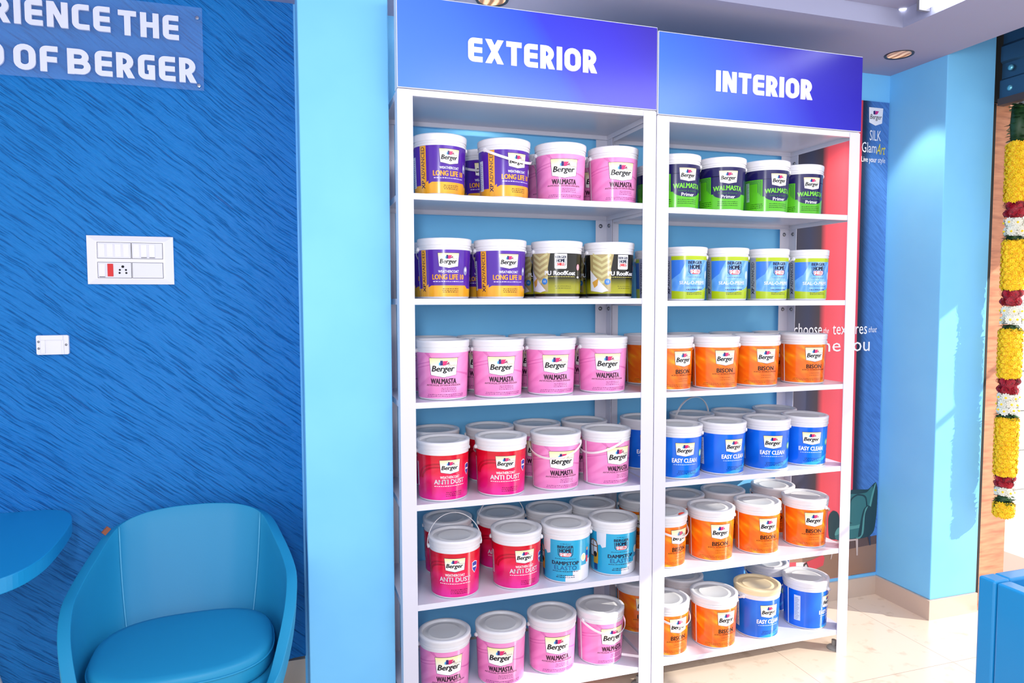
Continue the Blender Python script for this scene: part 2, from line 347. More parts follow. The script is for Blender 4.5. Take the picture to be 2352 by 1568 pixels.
def band(name, y0, y1, kind, rad=.048):
    z1, z0 = GY(y0) - GZ, GY(y1) - GZ
    bm = bmesh.new(); ms = {'yellow': [M_YEL, M_AMB], 'rose': [M_RED, M_RED2], 'daisy': [M_DAI, M_YEL], 'leaf': [M_LEAF, M_LEAF2]}[kind]
    lathe(bm, [(0, z0), (rad * .6, z0 + .002), (rad * .7, (z0 + z1) / 2), (rad * .6, z1 - .002), (0, z1)], 14, 0)
    if kind == 'leaf':
        n = max(16, int((z1 - z0) / .006))
        for k in range(n * 3):
            an = random.uniform(0, 2 * PI); z = random.uniform(z0, z1)
            d = Vector((math.cos(an), math.sin(an), random.uniform(-.5, .25))).normalized(); s = d.cross(Vector((0, 0, 1))).normalized()
            L_ = rad * random.uniform(.55, .8); p = Vector((math.cos(an) * rad * .45, math.sin(an) * rad * .45, z))
            v = [bm.verts.new(p), bm.verts.new(p + d * L_ * .5 + s * .013), bm.verts.new(p + d * L_), bm.verts.new(p + d * L_ * .5 - s * .013)]
            bm.faces.new(v).material_index = k % 2
    else:
        step = {'yellow': .021, 'rose': .034, 'daisy': .036}[kind]; R = {'yellow': .023, 'rose': .021, 'daisy': .024}[kind]
        rows = max(1, round((z1 - z0) / step)); nar = {'yellow': 12, 'rose': 7, 'daisy': 7}[kind]
        for i in range(rows):
            z = z0 + (i + .5) * (z1 - z0) / rows
            for k in range(nar):
                an = 2 * PI * (k + .5 * (i % 2) + random.uniform(-.15, .15)) / nar
                nrm = (math.cos(an), math.sin(an), random.uniform(-.3, .3)); c = (math.cos(an) * rad * .72, math.sin(an) * rad * .72, z + random.uniform(-.003, .003))
                if kind == 'yellow': petal_flower(bm, c, nrm, R, 11, 3, 0, 1, .8)
                elif kind == 'rose': petal_flower(bm, c, nrm, R, 5, 4, 0, 1, .8)
                else:
                    petal_flower(bm, c, nrm, R, 11, 2, 0, None, .25)
                    cc = Vector(c) + Vector(nrm).normalized() * .009
                    bmesh.ops.create_icosphere(bm, subdivisions=1, radius=.0055, matrix=Matrix.Translation(cc))
                    for f in bm.faces[-20:] if False else []: pass
    me = mesh(name, bm, ms, fix=False)
    if kind == 'daisy':
        for p in me.polygons:
            if len(p.vertices) == 3 and p.area < 3e-5: p.material_index = 1
    obj(name, me, t)
for y0, y1, k in ((238, 325, 'leaf'), (325, 455, 'yellow'), (455, 492, 'rose'), (492, 535, 'daisy'), (534, 546, 'leaf'), (546, 655, 'yellow'), (655, 695, 'rose'), (695, 738, 'daisy'),
                  (738, 750, 'leaf'), (750, 860, 'yellow'), (860, 900, 'rose'), (900, 945, 'daisy'), (944, 957, 'leaf'), (957, 1090, 'yellow'), (1090, 1118, 'rose'), (1118, 1140, 'daisy'), (1140, 1160, 'leaf'), (1158, 1187, 'yellow')):
    band({'leaf': 'leaf_band', 'yellow': 'marigold_band', 'rose': 'rose_band', 'daisy': 'daisy_band'}[k], y0, y1, k, .051 if y0 < 1080 else .045)
# ------------------------------------------------------------------ display racks
P_, D_, T_ = .0543, .4362, .0214
ZA = [1.9452, 1.5779, 1.2091, .8400, .4730, .0958]
ZB = [1.9332, 1.5682, 1.2039, .8413, .4735, .1033]
M_SHELF = mat('white_shelf_enamel', (218, 217, 231), .22, spec=.5)
def sign_mat(name, stops):
    m = mat(name, (80, 110, 235), .25, spec=.4)
    nt, b, N, L = nodes(m)
    tc = N('TexCoord'); sp = N('SeparateXYZ'); L(tc.outputs['Generated'], sp.inputs['Vector'])
    a = N('Math'); a.operation = 'MULTIPLY_ADD'; a.inputs[1].default_value = .18; L(sp.outputs['Z'], a.inputs[0])
    mu = N('Math'); mu.operation = 'MULTIPLY'; mu.inputs[1].default_value = .86; L(sp.outputs['X'], mu.inputs[0]); L(mu.outputs['Value'], a.inputs[2])
    r = N('ValToRGB'); ramp(r, stops); L(a.outputs['Value'], r.inputs['Fac']); L(r.outputs['Color'], b.inputs['Base Color'])
    return m
def bolt_mesh():
    bm = bmesh.new(); lathe(bm, [(0, .006), (.006, .005), (.008, .002), (.0095, 0), (0, 0)], 14); return mesh('bolt', bm, M_STEEL)
BOLT = bolt_mesh()
def rack(X0, X1, zs, zs0, zs1, label, word, stops, lx):
    t = thing('display_rack', label, 'rack', (X0, 0, 0), 0, 'white display racks')
    W = X1 - X0; h = 0.0018
    for (px, sx) in ((0, 1), (W, -1)):
        for (py, sy) in ((0, 1), (D_, -1)):
            bm = bmesh.new(); zt = zs0 if sy == 1 else zs0 + .006
            bx(bm, min(px, px + sx * P_), max(px, px + sx * P_), min(py, py + sy * h), max(py, py + sy * h), 0, zt)
            bx(bm, min(px, px + sx * h), max(px, px + sx * h), min(py + sy * h, py + sy * P_), max(py + sy * h, py + sy * P_), 0, zt)
            po = obj('post', mesh('post', bm, M_WHITE), t)
            if sy == -1 and sx == -1:
                for z in zs[:4] + [zs0 - .01]:
                    obj('bolt', BOLT, po, (W - .030, D_ - h - .0002, z - .045), (PI / 2, 0, 0)); obj('bolt', BOLT, po, (W - .002 - h, D_ - .030, z - .045), (0, -PI / 2, 0))
            bm = bmesh.new(); lathe(bm, [(0, 0), (.030, 0), (.030, .006), (.024, .012), (.010, .016), (.010, .04), (0, .04)], 24)
            obj('foot', mesh('foot', bm, mat('foot_grey', (150, 148, 146), .45), 30), t, (px + sx * .036, py + sy * .036, 0))
    for z in [zs0 + .004] + list(zs):
        bm = bmesh.new(); a, b, c, d = .0025, W - .0025, .0025, D_ - .0025; th = .0015
        bx(bm, a, b, c, d, z - th, z)
        for x0, x1, y0, y1 in ((a, b, c, c + th), (a, b, d - th, d), (a, a + th, c + th, d - th), (b - th, b, c + th, d - th)): bx(bm, x0, x1, y0, y1, z - T_, z - th)
        bx(bm, a + th, b - th, c + th, c + .014, z - T_, z - T_ + th); bx(bm, a + th, b - th, d - .014, d - th, z - T_, z - T_ + th)
        obj('shelf', mesh('shelf', bm, M_SHELF), t)
    s = None
    bm = bmesh.new(); bx(bm, 0, W, -.004, .05, zs0 + .006, zs1); s = bevel(obj('header_sign', mesh('header_sign', bm, mat('sign_white_edge', (226, 228, 240), .3)), t), .002)
    bm = bmesh.new(); bx(bm, .003, W - .003, -.0062, -.0042, zs0 + .008, zs1 - .004); obj('sign_face', mesh('sign_face', bm, sign_mat('sign_face_' + word.lower(), stops)), s)
    bm = bmesh.new(); solid_letters(bm, word, lx[0] - X0, lx[1] - X0, lx[2], lx[3], -.0063, .0035, t=.225, gap=.10)
    obj('lettering', mesh('lettering', bm, mat('sign_white_letter', (252, 252, 255), .3)), s)
    return t
rack(0, 1.0, ZA, 2.2953, 2.613, 'white metal shelving rack with purple-blue EXTERIOR header sign', 'EXTERIOR', [(.0, (86, 138, 240)), (.3, (74, 122, 230)), (.55, (58, 92, 216)), (.62, (60, 66, 214)), (.85, (62, 54, 204)), (1, (64, 52, 180))], (.25, .739, 2.4105, 2.4935))
rack(1.0038, 1.9834, ZB, 2.281, 2.602, 'white metal shelving rack with purple-blue INTERIOR header sign', 'INTERIOR', [(.0, (66, 124, 216)), (.3, (64, 104, 210)), (.5, (70, 88, 208)), (.68, (56, 54, 188)), (1, (48, 40, 164))], (1.259, 1.716, 2.395, 2.476))
# ------------------------------------------------------------------ paint bucket labels
RB, RT, RM = .0895, .0965, .0945
def rad(z): return RB + (RT - RB) * min(1, z / .185)
def lab_mat(name, col, rough=.22): return mat(name, col, rough, spec=.5)
M_INKW = lab_mat('ink_white', (246, 246, 250)); M_INKB = lab_mat('ink_black', (24, 20, 30)); M_INKG = lab_mat('ink_gold', (240, 168, 40))
def badge_mat():
    m = lab_mat('badge_cream', (255, 252, 240)); nt, b, N, L = nodes(m)
    uv = N('UVMap'); sp = N('SeparateXYZ'); L(uv.outputs['UV'], sp.inputs['Vector'])
    r = N('ValToRGB'); ramp(r, [(.0, (255, 255, 255)), (.45, (252, 252, 246)), (1, (252, 240, 168))]); L(sp.outputs['Y'], r.inputs['Fac']); L(r.outputs['Color'], b.inputs['Base Color'])
    return m
class Label:
    def __init__(self): self.bm = bmesh.new(); self.uv = self.bm.loops.layers.uv.new('UVMap'); self.mats = []; self.n = 0
    def slot(self, m):
        if m not in self.mats: self.mats.append(m)
        return self.mats.index(m)
    def add(self, verts, faces, m, layer, uvbox=None):
        b = bmesh.new(); vs = [b.verts.new((x, 0, z)) for x, z in verts]
        for f in faces:
            try: b.faces.new([vs[i] for i in f])
            except ValueError: pass
        x0 = min(v[0] for v in verts); x1 = max(v[0] for v in verts); st = .0064
        k = math.ceil(x0 / st)
        while k * st < x1:
            bmesh.ops.bisect_plane(b, geom=b.verts[:] + b.edges[:] + b.faces[:], dist=1e-7, plane_co=(k * st, 0, 0), plane_no=(1, 0, 0)); k += 1
        z0 = min(v[1] for v in verts); z1 = max(v[1] for v in verts); mi = self.slot(m); mp = {}
        ub = uvbox or (x0, x1, z0, z1)
        for v in b.verts:
            s, z = v.co.x, v.co.z; r = rad(z) + .0005 + layer * .00024; th = s / RM
            mp[v] = (self.bm.verts.new((r * math.sin(th), -r * math.cos(th), z)), (s - ub[0]) / (ub[1] - ub[0]), (z - ub[2]) / (ub[3] - ub[2]))
        for f in b.faces:
            lst = [mp[v] for v in f.verts]
            nf = self.bm.faces.new([q[0] for q in lst]); nf.material_index = mi; nf.smooth = True
            c = f.calc_center_median()
            if nf.normal.length == 0: nf.normal_update()
            nf.normal_update()
            if nf.normal.dot(Vector((math.sin(c.x / RM), -math.cos(c.x / RM), 0))) < 0: nf.normal_flip()
            for lp in nf.loops:
                for q in lst:
                    if q[0] is lp.vert: lp[self.uv].uv = (q[1], q[2])
        b.free()
    def poly(self, pts, m, layer=1): self.add(pts, [tuple(range(len(pts)))], m, layer)
    def rect(self, x0, x1, z0, z1, m, layer=1): self.poly([(x0, z0), (x1, z0), (x1, z1), (x0, z1)], m, layer)
    def disc(self, x, z, rx, rz, m, layer=1, a0=0, a1=360, n=24): self.poly([(x + rx * math.cos(math.radians(a0 + (a1 - a0) * k / n)), z + rz * math.sin(math.radians(a0 + (a1 - a0) * k / n))) for k in range(n + (1 if a1 - a0 < 360 else 0))], m, layer)
    def text(self, s, x0, x1, z0, z1, m, layer=3, bold=0.0, shear=0.0, vertical=False, bend=0.0):
        vs, fs, asp = text2d(s, 0.0, shear); e = bold * (x1 - x0 if vertical else z1 - z0)
        for q, qz in (((0, 0),) if e == 0 else ((-1, 0), (0, -.45), (0, .45), (1, 0))):
            if vertical: pts = [(x1 - b * (x1 - x0), z0 + a * (z1 - z0) + q * e) for a, b in vs]
            else: pts = [(x0 + a * (x1 - x0) + q * e, z0 + b * (z1 - z0) + qz * e + bend * (1 - (2 * a - 1) ** 2)) for a, b in vs]
            self.add(pts, fs, m, layer)
    def tiny(self, x, wd, z, m, rows=2, gap=.006, h=.0032, seed=1):
        """rows of print too small to read: dashes of word length"""
        rg = random.Random(seed)
        for r in range(rows):
            a = x - wd / 2 + rg.uniform(0, .006)
            while a < x + wd / 2:
                l = rg.uniform(.003, .009); self.rect(a, min(a + l, x + wd / 2), z - r * gap, z - r * gap + h * rg.uniform(.6, 1), m, 2); a += l + .0022
    def berger(self, x, hw, z0, z1):
        H = z1 - z0; k = H * .13
        self.poly([(x - hw * .9, z0 + k), (x, z0), (x + hw * .9, z0 + k), (x + hw, z1), (x - hw, z1)], lab_mat('badge_rim', (70, 40, 90)), 2)
        e = .0016
        self.poly([(x - hw * .9 + e, z0 + k + e * .4), (x, z0 + e), (x + hw * .9 - e, z0 + k + e * .4), (x + hw - e, z1 - e), (x - hw + e, z1 - e)], badge_mat(), 3)
        zb = z0 + H * .62; u = hw * .2                        # brush mark
        self.poly([(x - u * 1.6, zb), (x - u * .9, zb), (x - u * .9, zb + H * .19), (x - u * 1.6, zb + H * .12)], lab_mat('mark_blue', (70, 170, 225)), 4)
        self.poly([(x - u * 1.1, zb - H * .01), (x - u * .2, zb), (x - u * .3, zb + H * .24), (x - u * 1.1, zb + H * .24)], lab_mat('mark_navy', (46, 28, 110)), 5)
        self.poly([(x - u * .3, zb - H * .02), (x + u * .6, zb), (x + u * 1.5, zb + H * .22), (x - u * .2, zb + H * .22)], lab_mat('mark_magenta', (222, 40, 110)), 5)
        for q, c in enumerate(((60, 40, 120), (224, 60, 60), (40, 60, 150))):
            self.poly([(x + u * (.3 + .2 * q), zb + H * .02 * q), (x + u * (.6 + .2 * q), zb + H * .015 * q), (x + u * (1.9 + .1 * q), zb + H * (.15 - .04 * q)), (x + u * (1.7 + .1 * q), zb + H * (.17 - .04 * q))], lab_mat('mark_bristle_%d' % q, c), 6)
        self.text('Paints', x + hw * .3, x + hw * .86, z0 + H * .55, z0 + H * .68, lab_mat('mark_grey', (150, 140, 130)), 4, 0, .35)
        self.text('Berger', x - hw * .80, x + hw * .74, z0 + H * .22, z0 + H * .60, M_INKB, 6, .045, .22)
        self.tiny(x, hw * 1.1, z0 + H * .105, lab_mat('ink_rose', (214, 130, 150)), 1, h=.0022, seed=3)
        self.tiny(x, hw * .4, z1 - H * .08, lab_mat('mark_grey', (150, 140, 130)), 1, h=.0016, seed=4)
    def homeshield(self, x, hw, z0, z1, box=None):
        H = z1 - z0; red = lab_mat('ink_red', (226, 44, 52)); nv = lab_mat('ink_navy', (22, 32, 66))
        if box:
            self.poly([(x - hw * 1.12, z0 - H * .2), (x - hw * .9, z0 - H * .28), (x + hw * .9, z0 - H * .28), (x + hw * 1.12, z0 - H * .2), (x + hw * 1.12, z1 + H * .2), (x - hw * 1.12, z1 + H * .2)], M_INKW, 2)
        self.text('BERGER', x - hw, x + hw, z0 + H * .76, z1, nv, 4, .07)
        for sgn in (-1, 1):
            self.poly([(x + sgn * hw * .98, z0 + H * .70), (x + sgn * hw * .90, z0 + H * .70), (x + sgn * hw * .86, z0 + H * .18), (x + sgn * hw * .62, z0 - H * .05), (x + sgn * hw * .66, z0 - H * .07), (x + sgn * hw * .93, z0 + H * .14)], nv, 4)
        self.text('HOME', x - hw * .74, x + hw * .74, z0 + H * .36, z0 + H * .70, nv, 4, .07)
        self.poly([(x - hw * .74, z0 + H * .33), (x + hw * .74, z0 + H * .33), (x + hw * .70, z0 + H * .06), (x + hw * .4, z0 - H * .02), (x - hw * .4, z0 - H * .02), (x - hw * .70, z0 + H * .06)], red, 4) if not box else None
        self.text('SHIELD', x - hw * .66, x + hw * .66, z0 + H * .04, z0 + H * .31, (M_INKW if not box else red), 5, .07)
    def build(self, name): return mesh(name, self.bm, self.mats, fix=False)
Z0, Z1 = .007, .172
def uvmat(name, stops, freq=(6, 14), rot=0, dist=.6, rough=.2, grad=None):
    """printed label ground: soft stretched swirls in label metres, with an optional printed vertical blend"""
    m = lab_mat(name, stops[0][1], rough)
    nt, b, N, L = nodes(m)
    uv = N('UVMap'); mp = N('Mapping'); mp.inputs['Scale'].default_value = (.54, .165, 1); mp.inputs['Rotation'].default_value = (0, 0, rot); L(uv.outputs['UV'], mp.inputs['Vector'])
    m2 = N('Mapping'); m2.inputs['Scale'].default_value = (freq[0], freq[1], 1); L(mp.outputs['Vector'], m2.inputs['Vector'])
    tx = N('TexNoise'); tx.inputs['Scale'].default_value = 1; tx.inputs['Detail'].default_value = 1.5; tx.inputs['Distortion'].default_value = dist; L(m2.outputs['Vector'], tx.inputs['Vector'])
    r = N('ValToRGB'); ramp(r, stops); L(tx.outputs['Fac'], r.inputs['Fac']); c = r.outputs['Color']
    if grad:
        sp = N('SeparateXYZ'); L(uv.outputs['UV'], sp.inputs['Vector']); r2 = N('ValToRGB'); ramp(r2, grad); L(sp.outputs['Y'], r2.inputs['Fac'])
        mx = N('MixRGB'); mx.blend_type = 'MULTIPLY'; mx.inputs[0].default_value = 1; L(c, mx.inputs[1]); L(r2.outputs['Color'], mx.inputs[2]); c = mx.outputs['Color']
    L(c, b.inputs['Base Color'])
    return m
SE = .27
def base(l, m, z0=Z0, z1=Z1): l.add([(-SE, z0), (SE, z0), (SE, z1), (-SE, z1)], [(0, 1, 2, 3)], m, 0)
def barcode(l, x, wd=.02, z0=.045, z1=.15, col=(214, 222, 240)):
    l.rect(x - wd / 2, x + wd / 2, z0, z1, lab_mat('sticker_%d' % col[2], col), 2)
    g = lab_mat('ink_grey', (120, 124, 140))
    for k in range(14): l.rect(x - wd * .4, x + wd * (.1 + .3 * ((k * 7) % 5) / 5), z0 + .006 + k * (z1 - z0 - .012) / 14, z0 + .008 + k * (z1 - z0 - .012) / 14, g, 3)
def label_purple():
    l = Label(); base(l, uvmat('label_purple', [(.2, (66, 26, 140)), (.55, (88, 40, 168)), (.8, (104, 56, 186))], (5, 9), .7), Z0, .175)
    gold = uvmat('label_gold', [(.2, (222, 146, 30)), (.6, (240, 172, 44)), (.9, (250, 196, 70))], (22, 2), 0)
    dk = lab_mat('ink_violet', (44, 14, 90))
    l.poly([(-SE, Z0), (SE, Z0), (SE, .036), (.085, .036), (.072, .047), (-.066, .047), (-.080, .040), (-.080, .052), (-.1, .036), (-SE, .036)], gold, 1)
    l.rect(-.114, -.088, Z0, .174, gold, 2)
    l.text('XP', -.109, -.094, .024, .052, dk, 3, .05, 0, True); l.text('ADVANCED', -.109, -.094, .057, .170, dk, 3, .004, 0, True)
    barcode(l, -.155, .024, .03, .14)
    l.berger(0, .040, .108, .164); l.text('WEATHERCOAT', -.038, .038, .0925, .1015, M_INKW, 3, .03)
    l.text('LONG LIFE 10', -.061, .061, .0685, .0865, M_INKG, 3, .055); l.tiny(0, .125, .0595, lab_mat('ink_lilac', (214, 200, 240)), 1, h=.0035, seed=5)
    l.disc(.072, .10, .010, .016, lab_mat('seal_grey', (150, 150, 190)), 2); l.disc(.072, .104, .006, .007, lab_mat('seal_light', (216, 216, 235)), 3)
    l.tiny(.005, .065, .034, lab_mat('ink_brown', (96, 60, 20)), 3, .006, .003, 6)
    return l.build('label')
def label_pink():
    l = Label(); base(l, uvmat('label_pink', [(.25, (220, 116, 180)), (.45, (236, 140, 198)), (.75, (244, 154, 208))], (5, 22), -.45, 1.0), Z0, .173)
    mg = uvmat('label_swoosh', [(.2, (210, 104, 172)), (.8, (224, 122, 186))], (9, 9), 0)
    for k in range(3):
        a = .012 * k; l.poly([(-.14 + .1 * (k > 1), .108 + a), (-.04 + .1 * (k > 1), .130 + a), (-.04 + .1 * (k > 1), .133 + a), (-.14 + .1 * (k > 1), .112 + a)], mg, 1)
    l.poly([(-.075, .173), (-.058, .173), (-.045, .155), (-.056, .158)], mg, 1); l.poly([(.05, .106), (.12, .094), (.12, .084), (.05, .102)], mg, 1)
    l.rect(-.150, -.142, Z0, .173, M_INKW, 2)
    l.berger(0, .054, .083, .1555); l.text('WALMASTA', -.048, .048, .0605, .0800, lab_mat('ink_plum', (52, 16, 44)), 3, .055)
    l.text('ANTIFUNGAL EXTERIOR EMULSION', -.068, .068, .0525, .0585, lab_mat('ink_plum', (52, 16, 44)), 3, .01, .25)
    s = lab_mat('ink_mauve', (150, 70, 130)); l.tiny(.02, .06, .044, s, 3, .006, .003, 8); l.tiny(.01, .15, .020, s, 2, .006, .0032, 9)
    return l.build('label')
def label_roof():
    l = Label(); l2 = uvmat('label_olive', [(0, (150, 150, 20)), (1, (182, 180, 44))], (12, 12), 0, grad=[(0, (255, 255, 255)), (.5, (225, 225, 215)), (.93, (45, 42, 30))])
    base(l, lab_mat('label_black', (26, 24, 20)), Z0, .170)
    l.rect(-SE, SE, .018, .082, l2, 1)
    tan = lab_mat('label_tan', (176, 158, 108)); tan2 = lab_mat('label_tan_light', (204, 196, 140)); wh = lab_mat('label_offwhite', (226, 226, 236))
    l.poly([(-.14, .025), (-.05, .025), (-.05, .115), (-.04, .170), (-.14, .170)], tan, 2)
    for k in range(5):
        z = .055 + k * .022; l.poly([(-.125, z + .022), (-.086, z), (-.05, z + .02), (-.05, z + .03), (-.086, z + .011), (-.125, z + .033)], tan2, 3)
    l.poly([(-.14, .03), (-.085, .022), (-.06, .03), (-.14, .11)], wh, 4); l.poly([(-.13, .062), (-.10, .078), (-.105, .05), (-.12, .04)], lab_mat('label_ochre', (214, 160, 70)), 5)
    l.disc(-.064, .064, .012, .012, lab_mat('dot_blue', (40, 120, 200)), 6); l.text('10', -.069, -.059, .060, .068, M_INKW, 7, .01)
    l.homeshield(0, .021, .122, .160, True)
    l.text('PU RoofKoat', -.062, .062, .088, .1035, M_INKW, 5, .06); l.tiny(0, .125, .0805, lab_mat('ink_gold2', (200, 190, 90)), 1, h=.003, seed=12)
    l.disc(.080, .118, .009, .012, lab_mat('dot_rose', (240, 170, 185)), 3); l.rect(.0795, .0805, .085, .106, wh, 3); l.disc(.081, .080, .007, .004, wh, 3)
    l.tiny(.01, .07, .045, lab_mat('ink_olive', (96, 96, 20)), 2, .008, .003, 13)
    return l.build('label')
def label_green():
    l = Label(); gr = uvmat('label_green', [(.3, (84, 182, 30)), (.8, (100, 200, 46))], (9, 9), 0); nv = lab_mat('label_navy', (26, 22, 84))
    base(l, gr, Z0, .176)
    l.rect(-SE, SE, .138, .176, nv, 1); l.poly([(-.072, .068), (.072, .068), (.072, .14), (-.072, .14)], nv, 1); l.rect(.068, SE, .068, .14, nv, 1)
    for k in range(3):
        x = -.078 - k * .006; l.rect(x - .0016, x, .072 + k * .006, .134 - k * .005, nv, 2); l.rect(-.16, x, .1325 - k * .005, .134 - k * .005, nv, 2)
    l.disc(0, .068, .062, .020, nv, 2, 180, 360)
    l.berger(0, .040, .108, .1625)
    g2 = lab_mat('ink_green', (120, 214, 60)); l.text('WALMASTA', -.062, .062, .079, .098, g2, 4, .055, 0, False, .004)
    l.text('Exterior & Interior', -.042, .042, .0685, .0755, lab_mat('ink_dgreen', (60, 128, 70)), 4); l.text('Primer', -.029, .029, .0505, .064, M_INKW, 4, .03)
    dk = lab_mat('ink_dkgreen', (34, 84, 20)); l.tiny(.0, .09, .036, dk, 3, .0075, .003, 21); l.tiny(-.1, .06, .036, dk, 3, .0075, .003, 22)
    barcode(l, -.140, .018, .05, .128, (170, 214, 190))
    return l.build('label')
def label_seal():
    l = Label(); lime = lab_mat('label_lime', (176, 198, 26)); blu = uvmat('label_sky', [(.2, (70, 140, 236)), (.5, (104, 170, 248)), (.75, (176, 212, 252))], (9, 16), -.6); gy = lab_mat('label_silver', (150, 158, 186))
    base(l, lime, Z0, .180); l.poly([(-.102, .040), (.0, .034), (.06, .044), (.13, .070), (.13, .164), (-.102, .164)], blu, 1)
    l.poly([(-.24, .05), (-.138, .05), (-.138, .164), (-.24, .164)], lab_mat('label_blue_side', (20, 92, 190)), 1)
    l.poly([(-.102, .085), (-.06, .11), (-.03, .164), (-.102, .164)], lab_mat('label_blue_mid', (58, 124, 228)), 2)
    l.rect(-.137, -.103, Z0, .18, gy, 2); vi = lab_mat('ink_ink', (34, 34, 70)); l.text('XP', -.129, -.112, .026, .053, vi, 3, .05, 0, True); l.text('ADVANCED', -.129, -.112, .058, .162, vi, 3, .005, 0, True)
    l.homeshield(.01, .034, .108, .160)
    l.tiny(.01, .07, .094, vi, 1, h=.0022, seed=31); l.text('SEAL-O-PRIME', -.062, .066, .066, .079, M_INKW, 4, .03); l.text('Damp Resistant Undercoat', -.035, .058, .0565, .062, vi, 4)
    l.disc(.082, .105, .012, .017, lab_mat('seal_pale', (206, 226, 250)), 3); l.tiny(.01, .085, .043, vi, 1, h=.004, seed=32); l.tiny(.01, .085, .030, lab_mat('ink_moss', (96, 96, 40)), 2, .006, .0035, 33)
    barcode(l, -.19, .02, .04, .12)
    return l.build('label')
def label_orange():
    l = Label(); base(l, uvmat('label_orange', [(.28, (232, 92, 14)), (.5, (240, 112, 18)), (.60, (244, 132, 22)), (.72, (252, 178, 34))], (6, 26), .62, 1.2), Z0, .172)
    l.rect(-.143, -.137, Z0, .172, M_INKW, 2)
    l.berger(0, .044, .097, .161); ch = lab_mat('ink_bronze', (44, 26, 8)); l.text('BISON', -.036, .036, .069, .0865, ch, 3, .05); l.text('ACRYLIC INTERIOR EMULSION', -.054, .054, .0605, .0660, ch, 3, .008)
    s = lab_mat('ink_rust', (160, 80, 10)); l.tiny(.0, .05, .047, s, 2, .009, .0028, 41); l.tiny(-.02, .15, .023, s, 2, .006, .003, 42)
    return l.build('label')
def label_blue():
    l = Label(); base(l, uvmat('label_blue', [(.25, (8, 92, 206)), (.6, (16, 112, 228)), (.9, (30, 126, 236))], (6, 10), -.6, grad=[(0, (235, 255, 255)), (.35, (255, 255, 255)), (1, (235, 235, 255))]), Z0, .172)
    cy = lab_mat('label_cyan', (40, 160, 236)); l.poly([(-.05, .007), (.02, .007), (.13, .055), (.13, .062)], cy, 1)
    l.rect(-.201, -.195, Z0, .172, M_INKW, 2); barcode(l, -.152, .028, .035, .150)
    l.berger(0, .042, .0945, .152); l.text('EASY CLEAN', -.054, .054, .070, .0875, M_INKW, 3, .05); l.tiny(0, .10, .0605, lab_mat('ink_pale', (190, 216, 250)), 1, h=.003, seed=51)
    l.disc(.083, .104, .012, .015, lab_mat('dot_green', (120, 196, 130)), 2); l.disc(.083, .104, .008, .010, lab_mat('dot_pale', (196, 226, 190)), 3)
    l.tiny(.01, .09, .034, lab_mat('ink_deep', (8, 52, 130)), 3, .006, .003, 52)
    return l.build('label')
def label_red():
    l = Label(); base(l, uvmat('label_red', [(.25, (206, 40, 120)), (.5, (226, 60, 150)), (.8, (240, 110, 190))], (7, 16), -.5, 1.2, grad=[(.05, (255, 140, 240)), (.3, (255, 130, 190)), (.6, (252, 100, 112)), (1, (240, 70, 70))]), Z0, .171)
    dk = lab_mat('label_wine', (184, 14, 44))
    for k, (rx, rz) in enumerate(((.088, .058), (.074, .047))):
        o_ = [(-.045 + rx * math.cos(math.radians(a)), .085 + rz * math.sin(math.radians(a))) for a in range(30, 181, 10)]; i_ = [(-.045 + (rx - .010) * math.cos(math.radians(a)), .085 + (rz - .007) * math.sin(math.radians(a))) for a in range(180, 29, -10)]
        l.poly(o_ + i_, dk, 1 + k)
    l.berger(0, .040, .102, .155); l.text('WEATHERCOAT', -.037, .037, .086, .0955, M_INKW, 3, .03); l.text('ANTI DUST', -.060, .060, .0655, .0825, lab_mat('ink_silver', (226, 222, 232)), 4, .035); l.tiny(0, .125, .057, M_INKW, 1, h=.0026, seed=61)
    sx, sz = .083, .108; l.poly([(sx - .014, sz + .020), (sx, sz + .025), (sx + .014, sz + .020), (sx + .013, sz - .006), (sx, sz - .022), (sx - .013, sz - .006)], M_INKW, 2)
    l.poly([(sx - .012, sz + .018), (sx, sz + .022), (sx + .012, sz + .018), (sx + .011, sz - .005), (sx, sz - .019), (sx - .011, sz - .005)], lab_mat('shield_blue', (40, 70, 170)), 3); l.rect(sx - .009, sz + .009, .108, .115, M_INKW, 4) if False else l.rect(sx - .009, sx + .009, .108, .114, M_INKW, 4)
    l.tiny(.015, .07, .033, lab_mat('ink_maroon', (120, 10, 60)), 3, .0065, .003, 62); barcode(l, -.150, .018, .05, .14, (230, 196, 216))
    return l.build('label')
